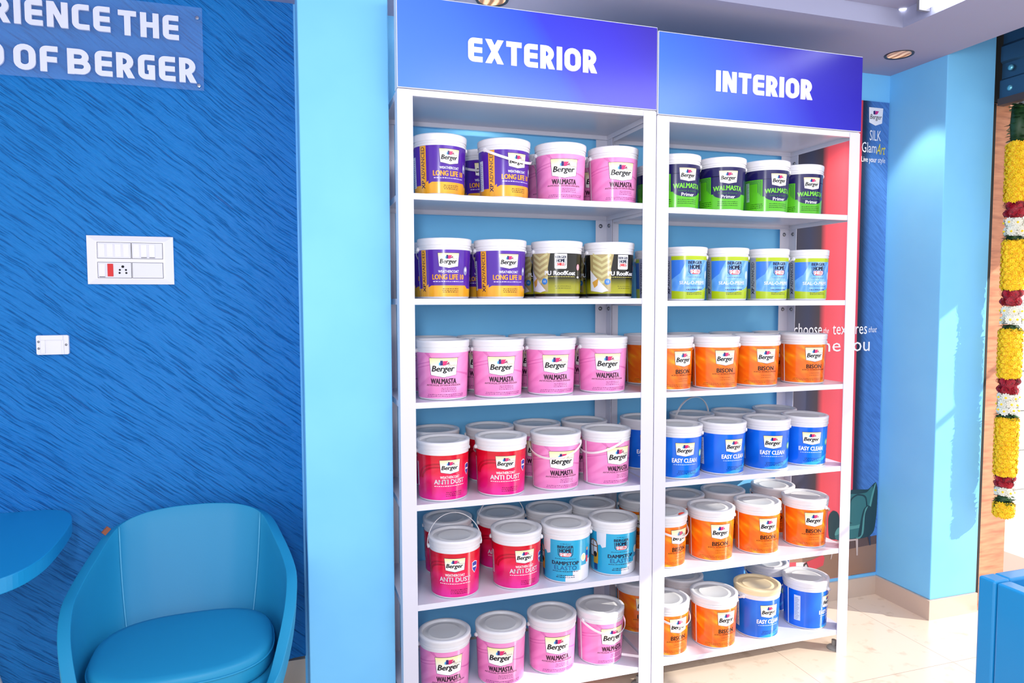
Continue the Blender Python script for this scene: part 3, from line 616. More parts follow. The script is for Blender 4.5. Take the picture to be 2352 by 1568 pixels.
def label_teal():
    l = Label(); te = lab_mat('label_teal', (42, 166, 210)); base(l, te, Z0, .171); wh = lab_mat('label_offwhite', (226, 226, 236))
    l.poly([(-.105, .130), (-.1, .118), (-.088, .122), (-.08, .110), (-.064, .116), (-.062, .171), (-.105, .171)], wh, 1)
    l.poly([(.0, Z0), (.13, Z0), (.13, .082), (.098, .085), (.098, .066), (.066, .066), (.066, .050), (.030, .050), (.030, .030), (0, .030)], wh, 1)
    br = lab_mat('label_brown', (150, 92, 40))
    l.poly([(-.150, .065), (-.100, .065), (-.100, .118), (-.107, .132), (-.125, .138), (-.143, .132), (-.150, .118)], br, 2); l.poly([(-.145, .069), (-.105, .069), (-.105, .116), (-.111, .128), (-.125, .133), (-.139, .128), (-.145, .116)], wh, 3)
    l.rect(-.127, -.123, .069, .131, br, 4); l.rect(-.145, -.105, .108, .112, br, 4)
    l.poly([(-.123, .014), (-.104, .014), (-.104, .044), (-.123, .044)], lab_mat('label_jean', (34, 70, 130)), 5); l.poly([(-.126, .040), (-.101, .040), (-.098, .088), (-.104, .092), (-.108, .066), (-.124, .066)], lab_mat('label_mustard', (206, 150, 30)), 6); l.disc(-.114, .078, .009, .011, lab_mat('label_hair', (40, 26, 20)), 7)
    l.homeshield(0, .031, .108, .151); l.tiny(0, .045, .157, lab_mat('ink_navy', (22, 32, 66)), 1, h=.002, seed=71); l.tiny(0, .085, .097, lab_mat('ink_navy', (22, 32, 66)), 1, h=.002, seed=72)
    nv = lab_mat('ink_navy', (22, 32, 66)); l.text('DAMPSTOP', -.055, .055, .0735, .0875, nv, 4, .06); l.text('ELASTO', -.046, .046, .0535, .0700, lab_mat('ink_ocean', (30, 80, 140)), 4); l.tiny(0, .11, .046, nv, 1, h=.003, seed=73)
    l.disc(.078, .098, .013, .016, M_INKW, 3); l.disc(.078, .098, .009, .012, lab_mat('dot_cream', (240, 226, 180)), 4)
    l.poly([(.094, .074), (.106, .074), (.106, .100), (.094, .100)], lab_mat('ink_red', (226, 44, 52)), 5); l.poly([(.093, .098), (.107, .098), (.106, .122), (.094, .122)], lab_mat('shield_blue', (40, 70, 170)), 5); l.disc(.1, .127, .006, .007, lab_mat('label_skin', (214, 160, 120)), 5)
    l.tiny(.0, .08, .030, lab_mat('ink_navy', (22, 32, 66)), 2, .007, .003, 74)
    return l.build('label')
LAB = {'purple': label_purple(), 'pink': label_pink(), 'roof': label_roof(), 'green': label_green(), 'seal': label_seal(), 'orange': label_orange(), 'blue': label_blue(), 'red': label_red(), 'teal': label_teal(), 'white': None}
# ------------------------------------------------------------------ bucket body, lid, handle
M_PLAST = mat('white_plastic', (226, 225, 231), .3, spec=.5); M_LID = mat('lid_plastic', (216, 216, 218), .35, spec=.5)
M_LIDY = mat('lid_plastic_yellowed', (238, 216, 176), .35, spec=.5)
bm = bmesh.new()
lathe(bm, [(0, .0), (.084, .0), (.088, .002), (.0893, .006), (rad(.1), .1), (rad(.183), .183), (.0985, .1835), (.0985, .187), (.0968, .188), (.0968, .200), (0, .2)], 72)
for s in (-1, 1):                                   # ears
    lathe_c = bmesh.new(); lathe(lathe_c, [(0, 0), (.0075, 0), (.0085, .003), (.0085, .006), (.006, .0085), (0, .0085)], 16)
    bmesh.ops.transform(lathe_c, matrix=Matrix.Translation((s * .0955, 0, .178)) @ Matrix.Rotation(s * PI / 2, 4, 'Y'), verts=lathe_c.verts)
    tmp = bpy.data.meshes.new('tmp'); lathe_c.to_mesh(tmp); lathe_c.free(); bm.from_mesh(tmp); bpy.data.meshes.remove(tmp)
BODY = mesh('body', bm, M_PLAST, 35)
def lid_mesh(m, m2):
    bm = bmesh.new()
    lathe(bm, [(0, .2095), (.058, .2095), (.060, .2107), (.0625, .2107), (.0645, .2090), (.084, .2085), (.0865, .2165), (.0885, .2175), (.0975, .2172), (.1000, .2155), (.1006, .2125), (.1006, .2065), (.1000, .2055), (.0996, .196), (.0990, .1925), (.0980, .1920), (.0972, .1925)], 72)
    me = mesh('lid', bm, [m, m2], 50)
    for p in me.polygons:
        c = p.center
        if math.hypot(c.x, c.y) < .085: p.material_index = 1
    return me
LID = lid_mesh(M_PLAST, M_LID); LIDY = lid_mesh(M_LIDY, M_LIDY)
bm = bmesh.new(); n = 40; R_, b_ = .1040, .114; prof = [(-.0045, -.001), (.0045, -.001), (.0045, .001), (-.0045, .001)]; rings = []
for k in range(n + 1):
    a = PI * k / n; x, z = R_ * math.cos(a), -b_ * math.sin(a); nx, nz = math.cos(a), -math.sin(a)
    rings.append([bm.verts.new((x + nx * q, p, z + nz * q)) for p, q in prof])
for a, b in zip(rings, rings[1:]):
    for k in range(4): bm.faces.new((a[k], a[(k + 1) % 4], b[(k + 1) % 4], b[k]))
bm.faces.new(rings[0]); bm.faces.new(rings[-1][::-1])
HANDLE = mesh('handle', bm, mat('handle_plastic', (236, 230, 234), .35), 30)
ROWS = {
 'a0': [('f0','purple',0.171,0.115,11), ('f1','purple',0.419,0.115,15), ('f2','pink',0.648,0.115,-12), ('f3','pink',0.873,0.115,-4), ('k0','purple',0.395,0.325,-12), ('k1','pink',0.668,0.325,-15), ('k2','pink',0.892,0.325,-20)],
 'a1': [('f0','purple',0.187,0.115,-3), ('f1','purple',0.403,0.115,4), ('f2','roof',0.634,0.115,-12), ('f3','roof',0.858,0.115,10), ('k0','purple',0.185,0.325,-10), ('k1','purple',0.396,0.325,-15), ('k2','roof',0.650,0.325,-18), ('k3','roof',0.892,0.325,-25)],
 'a2': [('f0','pink',0.177,0.115,-10), ('f1','pink',0.389,0.106,-7), ('f2','pink',0.607,0.113,-7), ('f3','pink',0.827,0.107,-10), ('k0','pink',0.179,0.325,-15), ('k1','pink',0.384,0.325,-15), ('k2','pink',0.606,0.325,-15), ('k3','pink',0.841,0.325,-15)],
 'a3': [('f0','red',0.172,0.100,4), ('f1','red',0.398,0.098,-5), ('f2','pink',0.626,0.106,-4), ('f3','pink',0.845,0.107,9), ('k0','red',0.184,0.312,-15), ('k1','red',0.414,0.307,-15), ('k2','pink',0.623,0.314,-15), ('k3','pink',0.840,0.314,-15)],
 'a4': [('f0','red',0.215,0.100,-13), ('f1','red',0.462,0.105,3), ('f2','teal',0.670,0.102,-23), ('f3','teal',0.881,0.111,-4), ('k0','red',0.236,0.319,-15), ('k1','red',0.463,0.314,-15), ('k2','teal',0.677,0.312,-15), ('k3','teal',0.882,0.319,-15)],
 'a5': [('f0','pink',0.177,0.120,-2), ('f1','pink',0.402,0.120,-17), ('f2','pink',0.624,0.139,-5), ('f3','pink',0.839,0.141,10)],
 'b0': [('f0','green',1.157,0.115,1), ('f1','green',1.374,0.115,-16), ('f2','green',1.593,0.115,0), ('f3','green',1.799,0.150,-6), ('k0','green',1.198,0.325,-30)],
 'b1': [('f0','seal',1.205,0.115,-8), ('f1','seal',1.407,0.115,-18), ('f2','seal',1.611,0.115,-7), ('f3','seal',1.820,0.115,-13), ('k0','seal',1.185,0.325,0), ('k1','seal',1.815,0.325,0)],
 'b2': [('f0','orange',1.133,0.115,10), ('f1','orange',1.346,0.100,-7), ('f2','orange',1.564,0.120,-8), ('f3','orange',1.816,0.125,-8), ('k0','orange',1.145,0.325,-5), ('k1','orange',1.350,0.325,-10), ('k2','orange',1.582,0.325,-10), ('k3','orange',1.823,0.330,-10)],
 'b3': [('f0','blue',1.173,0.100,-12), ('f1','blue',1.389,0.104,-1), ('f2','blue',1.619,0.110,-19), ('f3','blue',1.834,0.125,-20), ('k0','blue',1.114,0.296,-10), ('k1','blue',1.370,0.310,-10), ('k2','blue',1.593,0.316,-10), ('k3','blue',1.833,0.330,-10)],
 'b4': [('f0','orange',1.116,0.115,16), ('f1','orange',1.348,0.116,-7), ('f2','orange',1.588,0.122,-5), ('f3','orange',1.846,0.125,-14), ('k0','orange',1.126,0.330,-20), ('k1','orange',1.332,0.322,-20), ('k2','orange',1.551,0.326,-20), ('k3','orange',1.833,0.330,-20)],
 'b5': [('f0','orange',1.127,0.109,7), ('f1','orange',1.358,0.100,2), ('f2','blue',1.591,0.116,-3), ('f3','blue',1.856,0.119,31), ('k0','orange',1.114,0.324,-8), ('k1','white',1.325,0.312,0), ('k2','blue',1.800,0.322,-35)],
}
DESC = {'purple': 'purple and gold', 'pink': 'pink', 'roof': 'black and olive', 'green': 'green and navy', 'seal': 'blue and lime', 'orange': 'orange', 'blue': 'blue', 'red': 'red', 'teal': 'teal', 'white': 'plain white'}
# handle pose: (rotation about the ear axis, ear axis turned about z) in degrees; default hangs at the back
POSE = {'a0f1': (-66, 28), 'a0k0': (-66, -15), 'a3f2': (-64, -32), 'a3f3': (-64, -75), 'a4f0': (160, -4), 'a4k1': (186, 0), 'a5f3': (-64, 22), 'b3k1': (187, 12), 'b4f0': (-64, 30), 'b5f0': (-64, 30), 'b4k3': (-64, -35), 'b4k0': (-64, -30), 'b4f3': (66, -68), 'a4f1': (63, -20), 'a4f2': (63, -20), 'a2k2': (64, 25), 'b5f3': (66, -60), 'b5k2': (-64, -22), 'b5f2': (64, 20), 'b1f3': (66, 12)}
PLACE = ['top shelf', 'second shelf', 'third shelf', 'fourth shelf', 'fifth shelf', 'bottom shelf']
NTH = ['leftmost', 'second from left', 'third from left', 'rightmost']
def bucket(row, slot, kind, x, y, ang):
    z = (ZA if row[0] == 'a' else ZB)[int(row[1])] + .0004
    L_ = [s for s in ROWS[row] if s[0][0] == slot[0]]
    L_.sort(key=lambda s: s[2]); i = [s[0] for s in L_].index(slot)
    nth = 'the only one' if len(L_) == 1 else ('rightmost' if i == len(L_) - 1 else NTH[i])
    where = '%s rack %s' % ('EXTERIOR' if row[0] == 'a' else 'INTERIOR', PLACE[int(row[1])])
    extra = {'a4f0': ' with raised handle', 'b3k1': ' with raised handle', 'a4k1': ' with raised handle', 'b5f2': ' with yellowed lid'}.get(row + slot, '')
    lab = '%s paint bucket%s, %s in %s row, %s' % (DESC[kind], extra, nth, 'front' if slot[0] == 'f' else 'back', where)
    t = thing('paint_bucket', lab, 'paint bucket', (x, y, z), 0, '%s paint buckets on the racks' % DESC[kind])
    if kind == 'seal': t.scale = (.9, .9, 1)
    hr, hz = POSE.get(row + slot, (63 + random.uniform(-1, 1), (random.uniform(-4, 4) if slot[0] == 'f' else -20) if row[0] == 'a' else -24 + random.uniform(-3, 3)))
    hz = math.radians(hz)
    obj('body', BODY, t, rot=(0, 0, hz))
    obj('lid', LIDY if row + slot == 'b5f2' else LID, t, rot=(0, 0, random.uniform(0, 6)), label='yellowed lid' if row + slot == 'b5f2' else None)
    if LAB[kind]: obj('label', LAB[kind], t, rot=(0, 0, math.radians(ang)))
    obj('handle', HANDLE, t, (0, 0, .178), (math.radians(hr), 0, hz), label='raised handle' if abs(hr) > 90 else None)
    return t
for row, lst in ROWS.items():
    for s in lst: bk = bucket(row, *s)
# dab of red paint on one lid
bm = bmesh.new(); bmesh.ops.create_icosphere(bm, subdivisions=2, radius=1)
for v in bm.verts: v.co = Vector((v.co.x * .016 * random.uniform(.8, 1.2), v.co.y * .011 * random.uniform(.8, 1.2), v.co.z * .006))
for o in C.objects:
    if o.get('label', '') == 'orange paint bucket, leftmost in front row, INTERIOR rack fifth shelf':
        obj('paint_dab', mesh('paint_dab', bm, mat('dab_red', (226, 60, 44), .5)), o, (.052, -.062, .2135), label='dab of red paint')
# red tray on the floor under the rack
bm = bmesh.new(); pts = []
for cx_, cy_, a0 in ((.90, .30, 0), (.66, .30, 90), (.66, .17, 180), (.90, .17, 270)): pts += arc(cx_, cy_, .03, a0, a0 + 90, 5)
prism(bm, pts, 0.0, .05); bevel(tag(obj('plastic_tray', mesh('plastic_tray', bm, mat('red_plastic', (206, 44, 30), .35))), 'red plastic tray on the floor under the EXTERIOR rack', 'tray'), .008, 3)
# ------------------------------------------------------------------ poster
PX0, PX1, PZ0, PZ1, PY = 1.985, 2.597, .118, 2.577, YW - .004
t = thing('wall_poster', 'tall printed poster with red and blue panels and green armchair on back wall', 'poster', (PX0, PY, PZ0))
def poster_mat():
    m = mat('poster_print', (200, 60, 70), .4)
    nt, b, N, L = nodes(m)
    tc = N('TexCoord'); sp = N('SeparateXYZ'); L(tc.outputs['Generated'], sp.inputs['Vector'])
    r = N('ValToRGB'); ramp(r, [(0, (34, 28, 40)), (.10, (44, 40, 62)), (.22, (40, 44, 76)), (.33, (62, 44, 52)), (.39, (235, 74, 84)), (.55, (246, 92, 104)), (.70, (222, 70, 88)), (.722, (214, 66, 84)), (.727, (20, 30, 52)), (.76, (28, 48, 84)), (.83, (70, 120, 190)), (1, (84, 136, 208))]); L(sp.outputs['X'], r.inputs['Fac'])
    m0 = N('Mapping'); m0.inputs['Rotation'].default_value = (0, math.radians(-42), 0); L(tc.outputs['Object'], m0.inputs['Vector'])
    mp = N('Mapping'); mp.inputs['Scale'].default_value = (12, 1, 130); L(m0.outputs['Vector'], mp.inputs['Vector'])
    n = N('TexNoise'); n.inputs['Scale'].default_value = 1; L(mp.outputs['Vector'], n.inputs['Vector'])
    gt = N('Math'); gt.operation = 'GREATER_THAN'; gt.inputs[1].default_value = .727; L(sp.outputs['X'], gt.inputs[0])
    r2 = N('ValToRGB'); ramp(r2, [(.35, (214, 218, 226)), (.6, (255, 255, 255))]); L(n.outputs['Fac'], r2.inputs['Fac'])
    mx = N('MixRGB'); mx.blend_type = 'MULTIPLY'; L(gt.outputs['Value'], mx.inputs[0]); L(r.outputs['Color'], mx.inputs[1]); L(r2.outputs['Color'], mx.inputs[2]); L(mx.outputs['Color'], b.inputs['Base Color'])
    return m
bm = bmesh.new(); bx(bm, 0, PX1 - PX0, -.002, .003, 0, PZ1 - PZ0); sheet = obj('sheet', mesh('sheet', bm, poster_mat()), t)
def round_off(p, n=4):
    q = []; m = len(p)
    for i in range(m):
        a, b, c, d = (Vector(p[(i - 1) % m]), Vector(p[i]), Vector(p[(i + 1) % m]), Vector(p[(i + 2) % m]))
        for k in range(n):
            u = k / n; q.append(tuple(.5 * ((2 * b) + (c - a) * .7 * u + (6 * c - 6 * b - 2 * (c - a) * .7 - (d - b) * .7) * u * u + (4 * b - 4 * c + (c - a) * .7 + (d - b) * .7) * u ** 3)))
    return q
def flat(name, polys, parent, off=.0025, texts=()):
    """thin printed shapes on the poster, in world x and z"""
    bm = bmesh.new(); ms = []
    for k, (pts, m) in enumerate(polys):
        if name == 'printed_armchair' and m not in (LEG, LEGD): pts = round_off(pts)
        if m not in ms: ms.append(m)
        bm.faces.new([bm.verts.new((x - PX0, -off - k * .00012, z - PZ0)) for x, z in pts]).material_index = ms.index(m)
    for s, x0, x1, z0, z1, m, bold, sh in texts:
        if m not in ms: ms.append(m)
        vs, fs, a = text2d(s, 0.0, sh); bv = [bm.verts.new((x0 + p * (x1 - x0) - PX0, -off - .0012, z0 + q * (z1 - z0) - PZ0)) for p, q in vs]
        for f in fs:
            try: bm.faces.new([bv[i] for i in f]).material_index = ms.index(m)
            except ValueError: pass
    return obj(name, mesh(name, bm, ms), parent)
def prn(n, c): return mat('print_' + n, c, .4)
G1, G2, G3 = prn('teal_dark', (34, 62, 68)), prn('teal', (56, 112, 114)), prn('teal_light', (88, 150, 146)); LEG = prn('leg', (196, 176, 170)); LEGD = prn('leg_dark', (52, 58, 78))
flat('printed_floor', [([(PX0 + .002, PZ0 + .002), (PX1 - .002, PZ0 + .002), (PX1 - .002, .30), (2.41, .29), (PX0 + .002, .29)], prn('parquet', (150, 116, 96))), ([(2.41, .262), (PX1 - .002, .272), (PX1 - .002, .318), (2.41, .308)], prn('parquet_dark', (98, 74, 68)))], sheet)
flat('printed_armchair', [
    ([(2.40, .562), (2.47, .575), (2.53, .572), (2.578, .605), (2.592, .56), (2.59, .44), (2.575, .345), (2.53, .315), (2.40, .33)], G1),
    ([(2.40, .548), (2.46, .552), (2.52, .556), (2.560, .586), (2.548, .48), (2.53, .42), (2.40, .42)], G2),
    ([(2.41, .40), (2.41, .51), (2.425, .538), (2.46, .552), (2.5, .545), (2.522, .52), (2.53, .40)], G1),
    ([(2.416, .405), (2.416, .505), (2.43, .530), (2.46, .543), (2.495, .537), (2.514, .513), (2.520, .405)], G2),
    ([(2.568, .588), (2.580, .600), (2.560, .52), (2.540, .43), (2.530, .44), (2.55, .53)], G3),
    ([(2.285, .335), (2.275, .43), (2.283, .462), (2.305, .478), (2.33, .468), (2.345, .44), (2.35, .33)], G1),
    ([(2.32, .345), (2.36, .395), (2.45, .40), (2.51, .405), (2.50, .345), (2.46, .318), (2.34, .318)], G2),
    ([(2.32, .345), (2.34, .385), (2.45, .385), (2.50, .392), (2.50, .372), (2.40, .365)], G3),
    ([(2.47, .32), (2.49, .43), (2.505, .47), (2.53, .485), (2.553, .472), (2.56, .43), (2.55, .345), (2.52, .315)], G1),
    ([(2.455, .318), (2.49, .33), (2.50, .42), (2.513, .468), (2.53, .480), (2.512, .44), (2.505, .34), (2.48, .312)], G3),
    ([(2.455, .313), (2.470, .313), (2.472, .223), (2.462, .223)], LEG), ([(2.31, .318), (2.325, .318), (2.300, .222), (2.294, .222)], LEG), ([(2.32, .305), (2.46, .305), (2.46, .314), (2.32, .316)], LEG),
    ([(2.535, .318), (2.552, .32), (2.556, .27), (2.548, .268)], LEGD)], sheet, .0032)
flat('printed_roller', [([(2.0, .200), (2.10, .195), (2.14, .170), (2.14, .225), (2.0, .235)], prn('roller_white', (230, 226, 226))), ([(2.02, .205), (2.08, .198), (2.08, .232), (2.02, .235)], prn('roller_red', (222, 70, 84))), ([(2.14, .165), (2.25, .195), (2.258, .235), (2.245, .25), (2.13, .222)], prn('roller_red', (222, 70, 84))), ([(2.128, .165), (2.15, .165), (2.158, .195), (2.145, .225), (2.125, .215)], prn('roller_ring', (50, 44, 50))), ([(2.134, .175), (2.147, .175), (2.152, .195), (2.143, .214), (2.131, .205)], prn('roller_core', (226, 220, 222)))], sheet, .0032)
W1 = prn('white', (240, 240, 246)); YL = prn('yellow', (232, 214, 60))
bad = [([(2.470, 2.470), (2.510, 2.456), (2.552, 2.470), (2.557, 2.546), (2.466, 2.546)], W1), ([(2.495, 2.512), (2.508, 2.512), (2.506, 2.532), (2.494, 2.528)], prn('navy', (46, 28, 110))), ([(2.506, 2.511), (2.520, 2.514), (2.530, 2.530), (2.508, 2.530)], prn('magenta', (200, 40, 130)))]
flat('printed_badge', bad, sheet, .0026, [('Berger', 2.474, 2.548, 2.480, 2.512, prn('black', (30, 26, 36)), .012, .2)])
for q in (('SILK', 2.474, 2.546, 2.380, 2.432, W1, 0, 0), ('Glam', 2.426, 2.520, 2.318, 2.370, W1, 0, 0), ('Art', 2.518, 2.578, 2.312, 2.366, YL, .012, .4), ('Live your style', 2.426, 2.578, 2.262, 2.298, W1, 0, 0),
    ('choose', 2.035, 2.206, 1.392, 1.452, W1, 0, 0), ('the', 2.214, 2.248, 1.400, 1.428, W1, 0, .3), ('textures', 2.272, 2.492, 1.392, 1.440, W1, 0, 0), ('that', 2.502, 2.556, 1.400, 1.430, W1, 0, .3), ('define', 2.02, 2.325, 1.305, 1.372, W1, 0, 0), ('you', 2.352, 2.512, 1.280, 1.352, W1, 0, 0)):
    flat('printed_text', [], sheet, .0026, [q])
# ------------------------------------------------------------------ wall sign
M_AC = mat('clear_acrylic', (140, 180, 245), .05, spec=.6, alpha=.16)
t = thing('acrylic_wall_sign', 'clear acrylic sign with raised white lettering on the blue textured wall', 'sign', (-.65, .43, 2.35))
bm = bmesh.new(); bx(bm, -1.05, 0, -.004, 0, 0, .30); obj('plate', mesh('plate', bm, M_AC), t)
def word_line(words, x0, x1, z0, z1, tt=.212, gap=.13, space=.30):
    ws = [stroke_text(q, tt, gap)[1] for q in words]; tot = sum(ws) + space * (len(words) - 1); x = x0; k = (x1 - x0) / tot
    for q, wd in zip(words, ws):
        bm = bmesh.new(); solid_letters(bm, q, x, x + wd * k, z0, z1, -.0042, .006, t=tt, gap=gap); x += (wd + space) * k
        obj('lettering', mesh('lettering', bm, mat('letter_white', (226, 230, 250), .3)), t)
word_line(('EXPERIENCE', 'THE'), -.945, -.080, .172, .259)
word_line(('WORLD', 'OF', 'BERGER'), -1.02, -.028, .020, .108)
for x, z in ((-.016, .259), (-.016, .015)):
    bm = bmesh.new(); lathe(bm, [(0, .012), (.006, .011), (.0085, .008), (.0085, -.022), (0, -.022)], 18); obj('standoff_screw', mesh('standoff_screw', bm, mat('chrome', (225, 225, 230), .15, 1.0), 40), t, (x, -.004, z), (PI / 2, 0, 0))
# ------------------------------------------------------------------ switchboard and bell box
M_SW = mat('switch_white', (236, 234, 240), .25); M_LINE = mat('switch_gap', (40, 38, 46), .6); M_SW2 = mat('rocker_white', (226, 225, 236), .25)
t = thing('switchboard', 'white electrical switchboard with red indicator and socket on the blue textured wall', 'switchboard', (-.916, YW - .004, 1.721))
bm = bmesh.new(); hw, hh = .1425, .088
v0 = [bm.verts.new(p) for p in ((-hw, 0, -hh), (hw, 0, -hh), (hw, 0, hh), (-hw, 0, hh))]; v1 = [bm.verts.new((p.co.x, -.006, p.co.z)) for p in v0]; v2 = [bm.verts.new((p.co.x * .80, -.014, p.co.z * .78)) for p in v0]
for a, b in ((v0, v1), (v1, v2)):
    for k in range(4): bm.faces.new((a[k], a[(k + 1) % 4], b[(k + 1) % 4], b[k]))
bm.faces.new(v2); bm.faces.new(v0[::-1]); obj('cover_plate', mesh('cover_plate', bm, M_SW), t)
bm = bmesh.new()
for z0, z1 in ((.005, .064), (-.066, -.008)):
    for x0, x1 in ((-.108, .003), (.0045, .108)): bx(bm, x0, x1, -.0148, -.0138, z0, z1)
obj('module_gap', mesh('module_gap', bm, M_LINE), t)
for z0, z1 in ((.005, .064), (-.066, -.008)):
    for x0, x1 in ((-.108, .003), (.0045, .108)):
        bm = bmesh.new(); bx(bm, x0 + .0014, x1 - .0014, -.0156, -.0146, z0 + .0014, z1 - .0014); obj('module', mesh('module', bm, M_SW2), t)
for x, z, dn in ((-.093, .0345, 0), (-.066, .0345, 0), (-.040, .0345, 0), (-.013, .0345, 0), (.020, .0345, 0), (.045, .0345, 1), (.072, .0345, 1), (-.093, -.037, 1)):
    bm = bmesh.new(); bx(bm, x - .010, x + .010, -.0185, -.0156, z - .023, z + .023)
    for v in bm.verts:
        if v.co.y < -.017 and v.co.z < z and not dn: v.co.y += .0022
    ro = bevel(obj('rocker', mesh('rocker', bm, M_SW), t), .0008)
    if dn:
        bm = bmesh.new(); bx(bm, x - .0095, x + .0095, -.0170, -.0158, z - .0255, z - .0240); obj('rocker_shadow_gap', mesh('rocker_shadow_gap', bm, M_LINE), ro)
bm = bmesh.new(); bx(bm, -.076, -.057, -.0175, -.0156, -.060, -.014); bevel(obj('indicator', mesh('indicator', bm, mat('indicator_red', (215, 18, 24), .25)), t, label='red indicator lens'), .001)
bm = bmesh.new()
for x, z, r in ((-.026, -.024, .0048), (-.036, -.036, .0036), (-.016, -.036, .0036), (-.037, -.047, .0036), (-.015, -.047, .0036)):
    b2 = bmesh.new(); lathe(b2, [(0, .0006), (r, .0006), (r, 0), (0, 0)], 14); bmesh.ops.transform(b2, matrix=Matrix.Translation((x, -.0157, z)) @ Matrix.Rotation(PI / 2, 4, 'X'), verts=b2.verts)
    tmp = bpy.data.meshes.new('tmp'); b2.to_mesh(tmp); b2.free(); bm.from_mesh(tmp); bpy.data.meshes.remove(tmp)
obj('socket_holes', mesh('socket_holes', bm, M_DARK), t, label='dark socket holes')
t = thing('wall_box', 'small white plastic box screwed to the blue textured wall below the switchboard', 'wall box', (-1.176, YW - .004, 1.415))
bm = bmesh.new(); pts = []
for cx_, cz_, a0 in ((.045, .029, 0), (-.045, .029, 90), (-.045, -.029, 180), (.045, -.029, 270)): pts += arc(cx_, cz_, .006, a0, a0 + 90, 4)
prism(bm, pts, -.014, 0, axis='y'); bevel(obj('case', mesh('case', bm, M_SW), t), .002)
bm = bmesh.new(); bx(bm, -.036, .034, -.018, -.014, .017, .034); bx(bm, -.036, -.022, -.018, -.014, -.030, .017); bx(bm, .030, .036, -.018, -.014, -.034, .017); bevel(obj('raised_frame', mesh('raised_frame', bm, M_SW), t), .001)
for x, z in ((-.043, .012), (-.043, -.012), (.043, .0)):
    bm = bmesh.new(); lathe(bm, [(0, .002), (.0035, .0018), (.0042, 0), (0, 0)], 14); obj('screw', mesh('screw', bm, M_STEEL), t, (x, -.014, z), (PI / 2, 0, 0))
# ------------------------------------------------------------------ table
M_TBL = mat('blue_table_laminate', (24, 146, 204), .3)
t = thing('table', 'blue rounded-corner table against the textured wall, at left edge', 'table', (-1.6, .1, 0))
out = [(-2.3, .45), (-1.215, .45), (-1.16, .42), (-1.12, .36), (-1.094, .27), (-1.082, .16), (-1.076, .05), (-1.075, -.05), (-1.083, -.13), (-1.106, -.205), (-1.15, -.26), (-1.22, -.30), (-1.32, -.32), (-2.3, -.32)]
def smooth2(p, n=4):
    q = []
    for i in range(len(p) - 1):
        a, b, c, d = (Vector(p[max(i - 1, 0)]), Vector(p[i]), Vector(p[i + 1]), Vector(p[min(i + 2, len(p) - 1)]))
        for k in range(n):
            u = k / n; q.append(tuple(.5 * ((2 * b) + (c - a) * u + (2 * a - 5 * b + 4 * c - d) * u * u + (3 * b - a - 3 * c + d) * u ** 3)))
    return q + [p[-1]]
pts = [out[0]] + smooth2(out[1:-1]) + [out[-1]]
bm = bmesh.new(); prism(bm, [(x + 1.6, y - .1) for x, y in pts], .772, .817); bevel(obj('tabletop', mesh('tabletop', bm, M_TBL), t), .003)
for x, y in ((-1.36, .25), (-1.36, -.15), (-2.2, .25), (-2.2, -.15)):
    bm = bmesh.new(); dx = .10 if x > -2 else -.06
    tube(bm, [(x + 1.6 - .10, y - .1, .772), (x + 1.6 + dx, y - .1, .004)], .022, 14); obj('leg', mesh('leg', bm, mat('leg_white', (232, 230, 236), .35)), t)
# ------------------------------------------------------------------ tub chair
M_CH = mat('blue_leatherette', (32, 142, 188), .45, spec=.35)
nt, b, N, L = nodes(M_CH)
n_ = N('TexNoise'); n_.inputs['Scale'].default_value = 420; tc = N('TexCoord'); L(tc.outputs['Object'], n_.inputs['Vector']); bp = N('Bump'); bp.inputs['Strength'].default_value = .08; bp.inputs['Distance'].default_value = .002; L(n_.outputs['Fac'], bp.inputs['Height']); L(bp.outputs['Normal'], b.inputs['Normal'])
t = thing('tub_chair', 'blue upholstered tub chair standing against the textured wall', 'chair', (-.700, -.099, 0), .047)
half = [(.212, -.232, .40), (.245, -.195, .455), (.290, -.085, .575), (.308, .03, .642), (.304, .14, .674), (.276, .27, .724), (.236, .392, .778), (.17, .436, .804), (.08, .448, .816), (0, .450, .818)]
basep = [(.205, -.215, .375), (.228, -.18, .375), (.248, -.07, .375), (.256, .02, .375), (.252, .10, .375), (.232, .18, .375), (.19, .225, .375), (.13, .25, .375), (.06, .262, .375), (0, .266, .375)]
def mirror(h): return [Vector((-x, y, z)) for x, y, z in h] + [Vector(p) for p in h[-2::-1]]
def resample(p, n=5):
    q = []
    for i in range(len(p) - 1):
        a, b, c, d = p[max(i - 1, 0)], p[i], p[i + 1], p[min(i + 2, len(p) - 1)]
        for k in range(n):
            u = k / n; q.append(.5 * ((2 * b) + (c - a) * u + (2 * a - 5 * b + 4 * c - d) * u * u + (3 * b - a - 3 * c + d) * u ** 3))
    return q + [p[-1]]
rim, bas = resample(mirror(half)), resample(mirror(basep)); NV = 10
def shell_pt(i, v):
    a, b = bas[i], rim[i]; p = a.lerp(b, v); k = math.sin(PI * v) * .012
    o = Vector((p.x, p.y, 0)); o = o.normalized() if o.length else Vector((0, 1, 0))
    return p + o * k
bm = bmesh.new(); g = [[bm.verts.new(shell_pt(i, v / NV)) for v in range(NV + 1)] for i in range(len(rim))]
for i in range(len(rim) - 1):
    for v in range(NV): bm.faces.new((g[i][v], g[i + 1][v], g[i + 1][v + 1], g[i][v + 1]))
o = obj('shell', mesh('shell', bm, M_CH, 180), t)
sd = o.modifiers.new('solid', 'SOLIDIFY'); sd.thickness = .034; sd.offset = -1.0
if o.data.polygons[len(o.data.polygons) // 2].normal.y > 0: sd.offset = 1.0
bv = o.modifiers.new('bevel', 'BEVEL'); bv.width = .013; bv.segments = 4; bv.limit_method = 'ANGLE'; bv.angle_limit = math.radians(50)
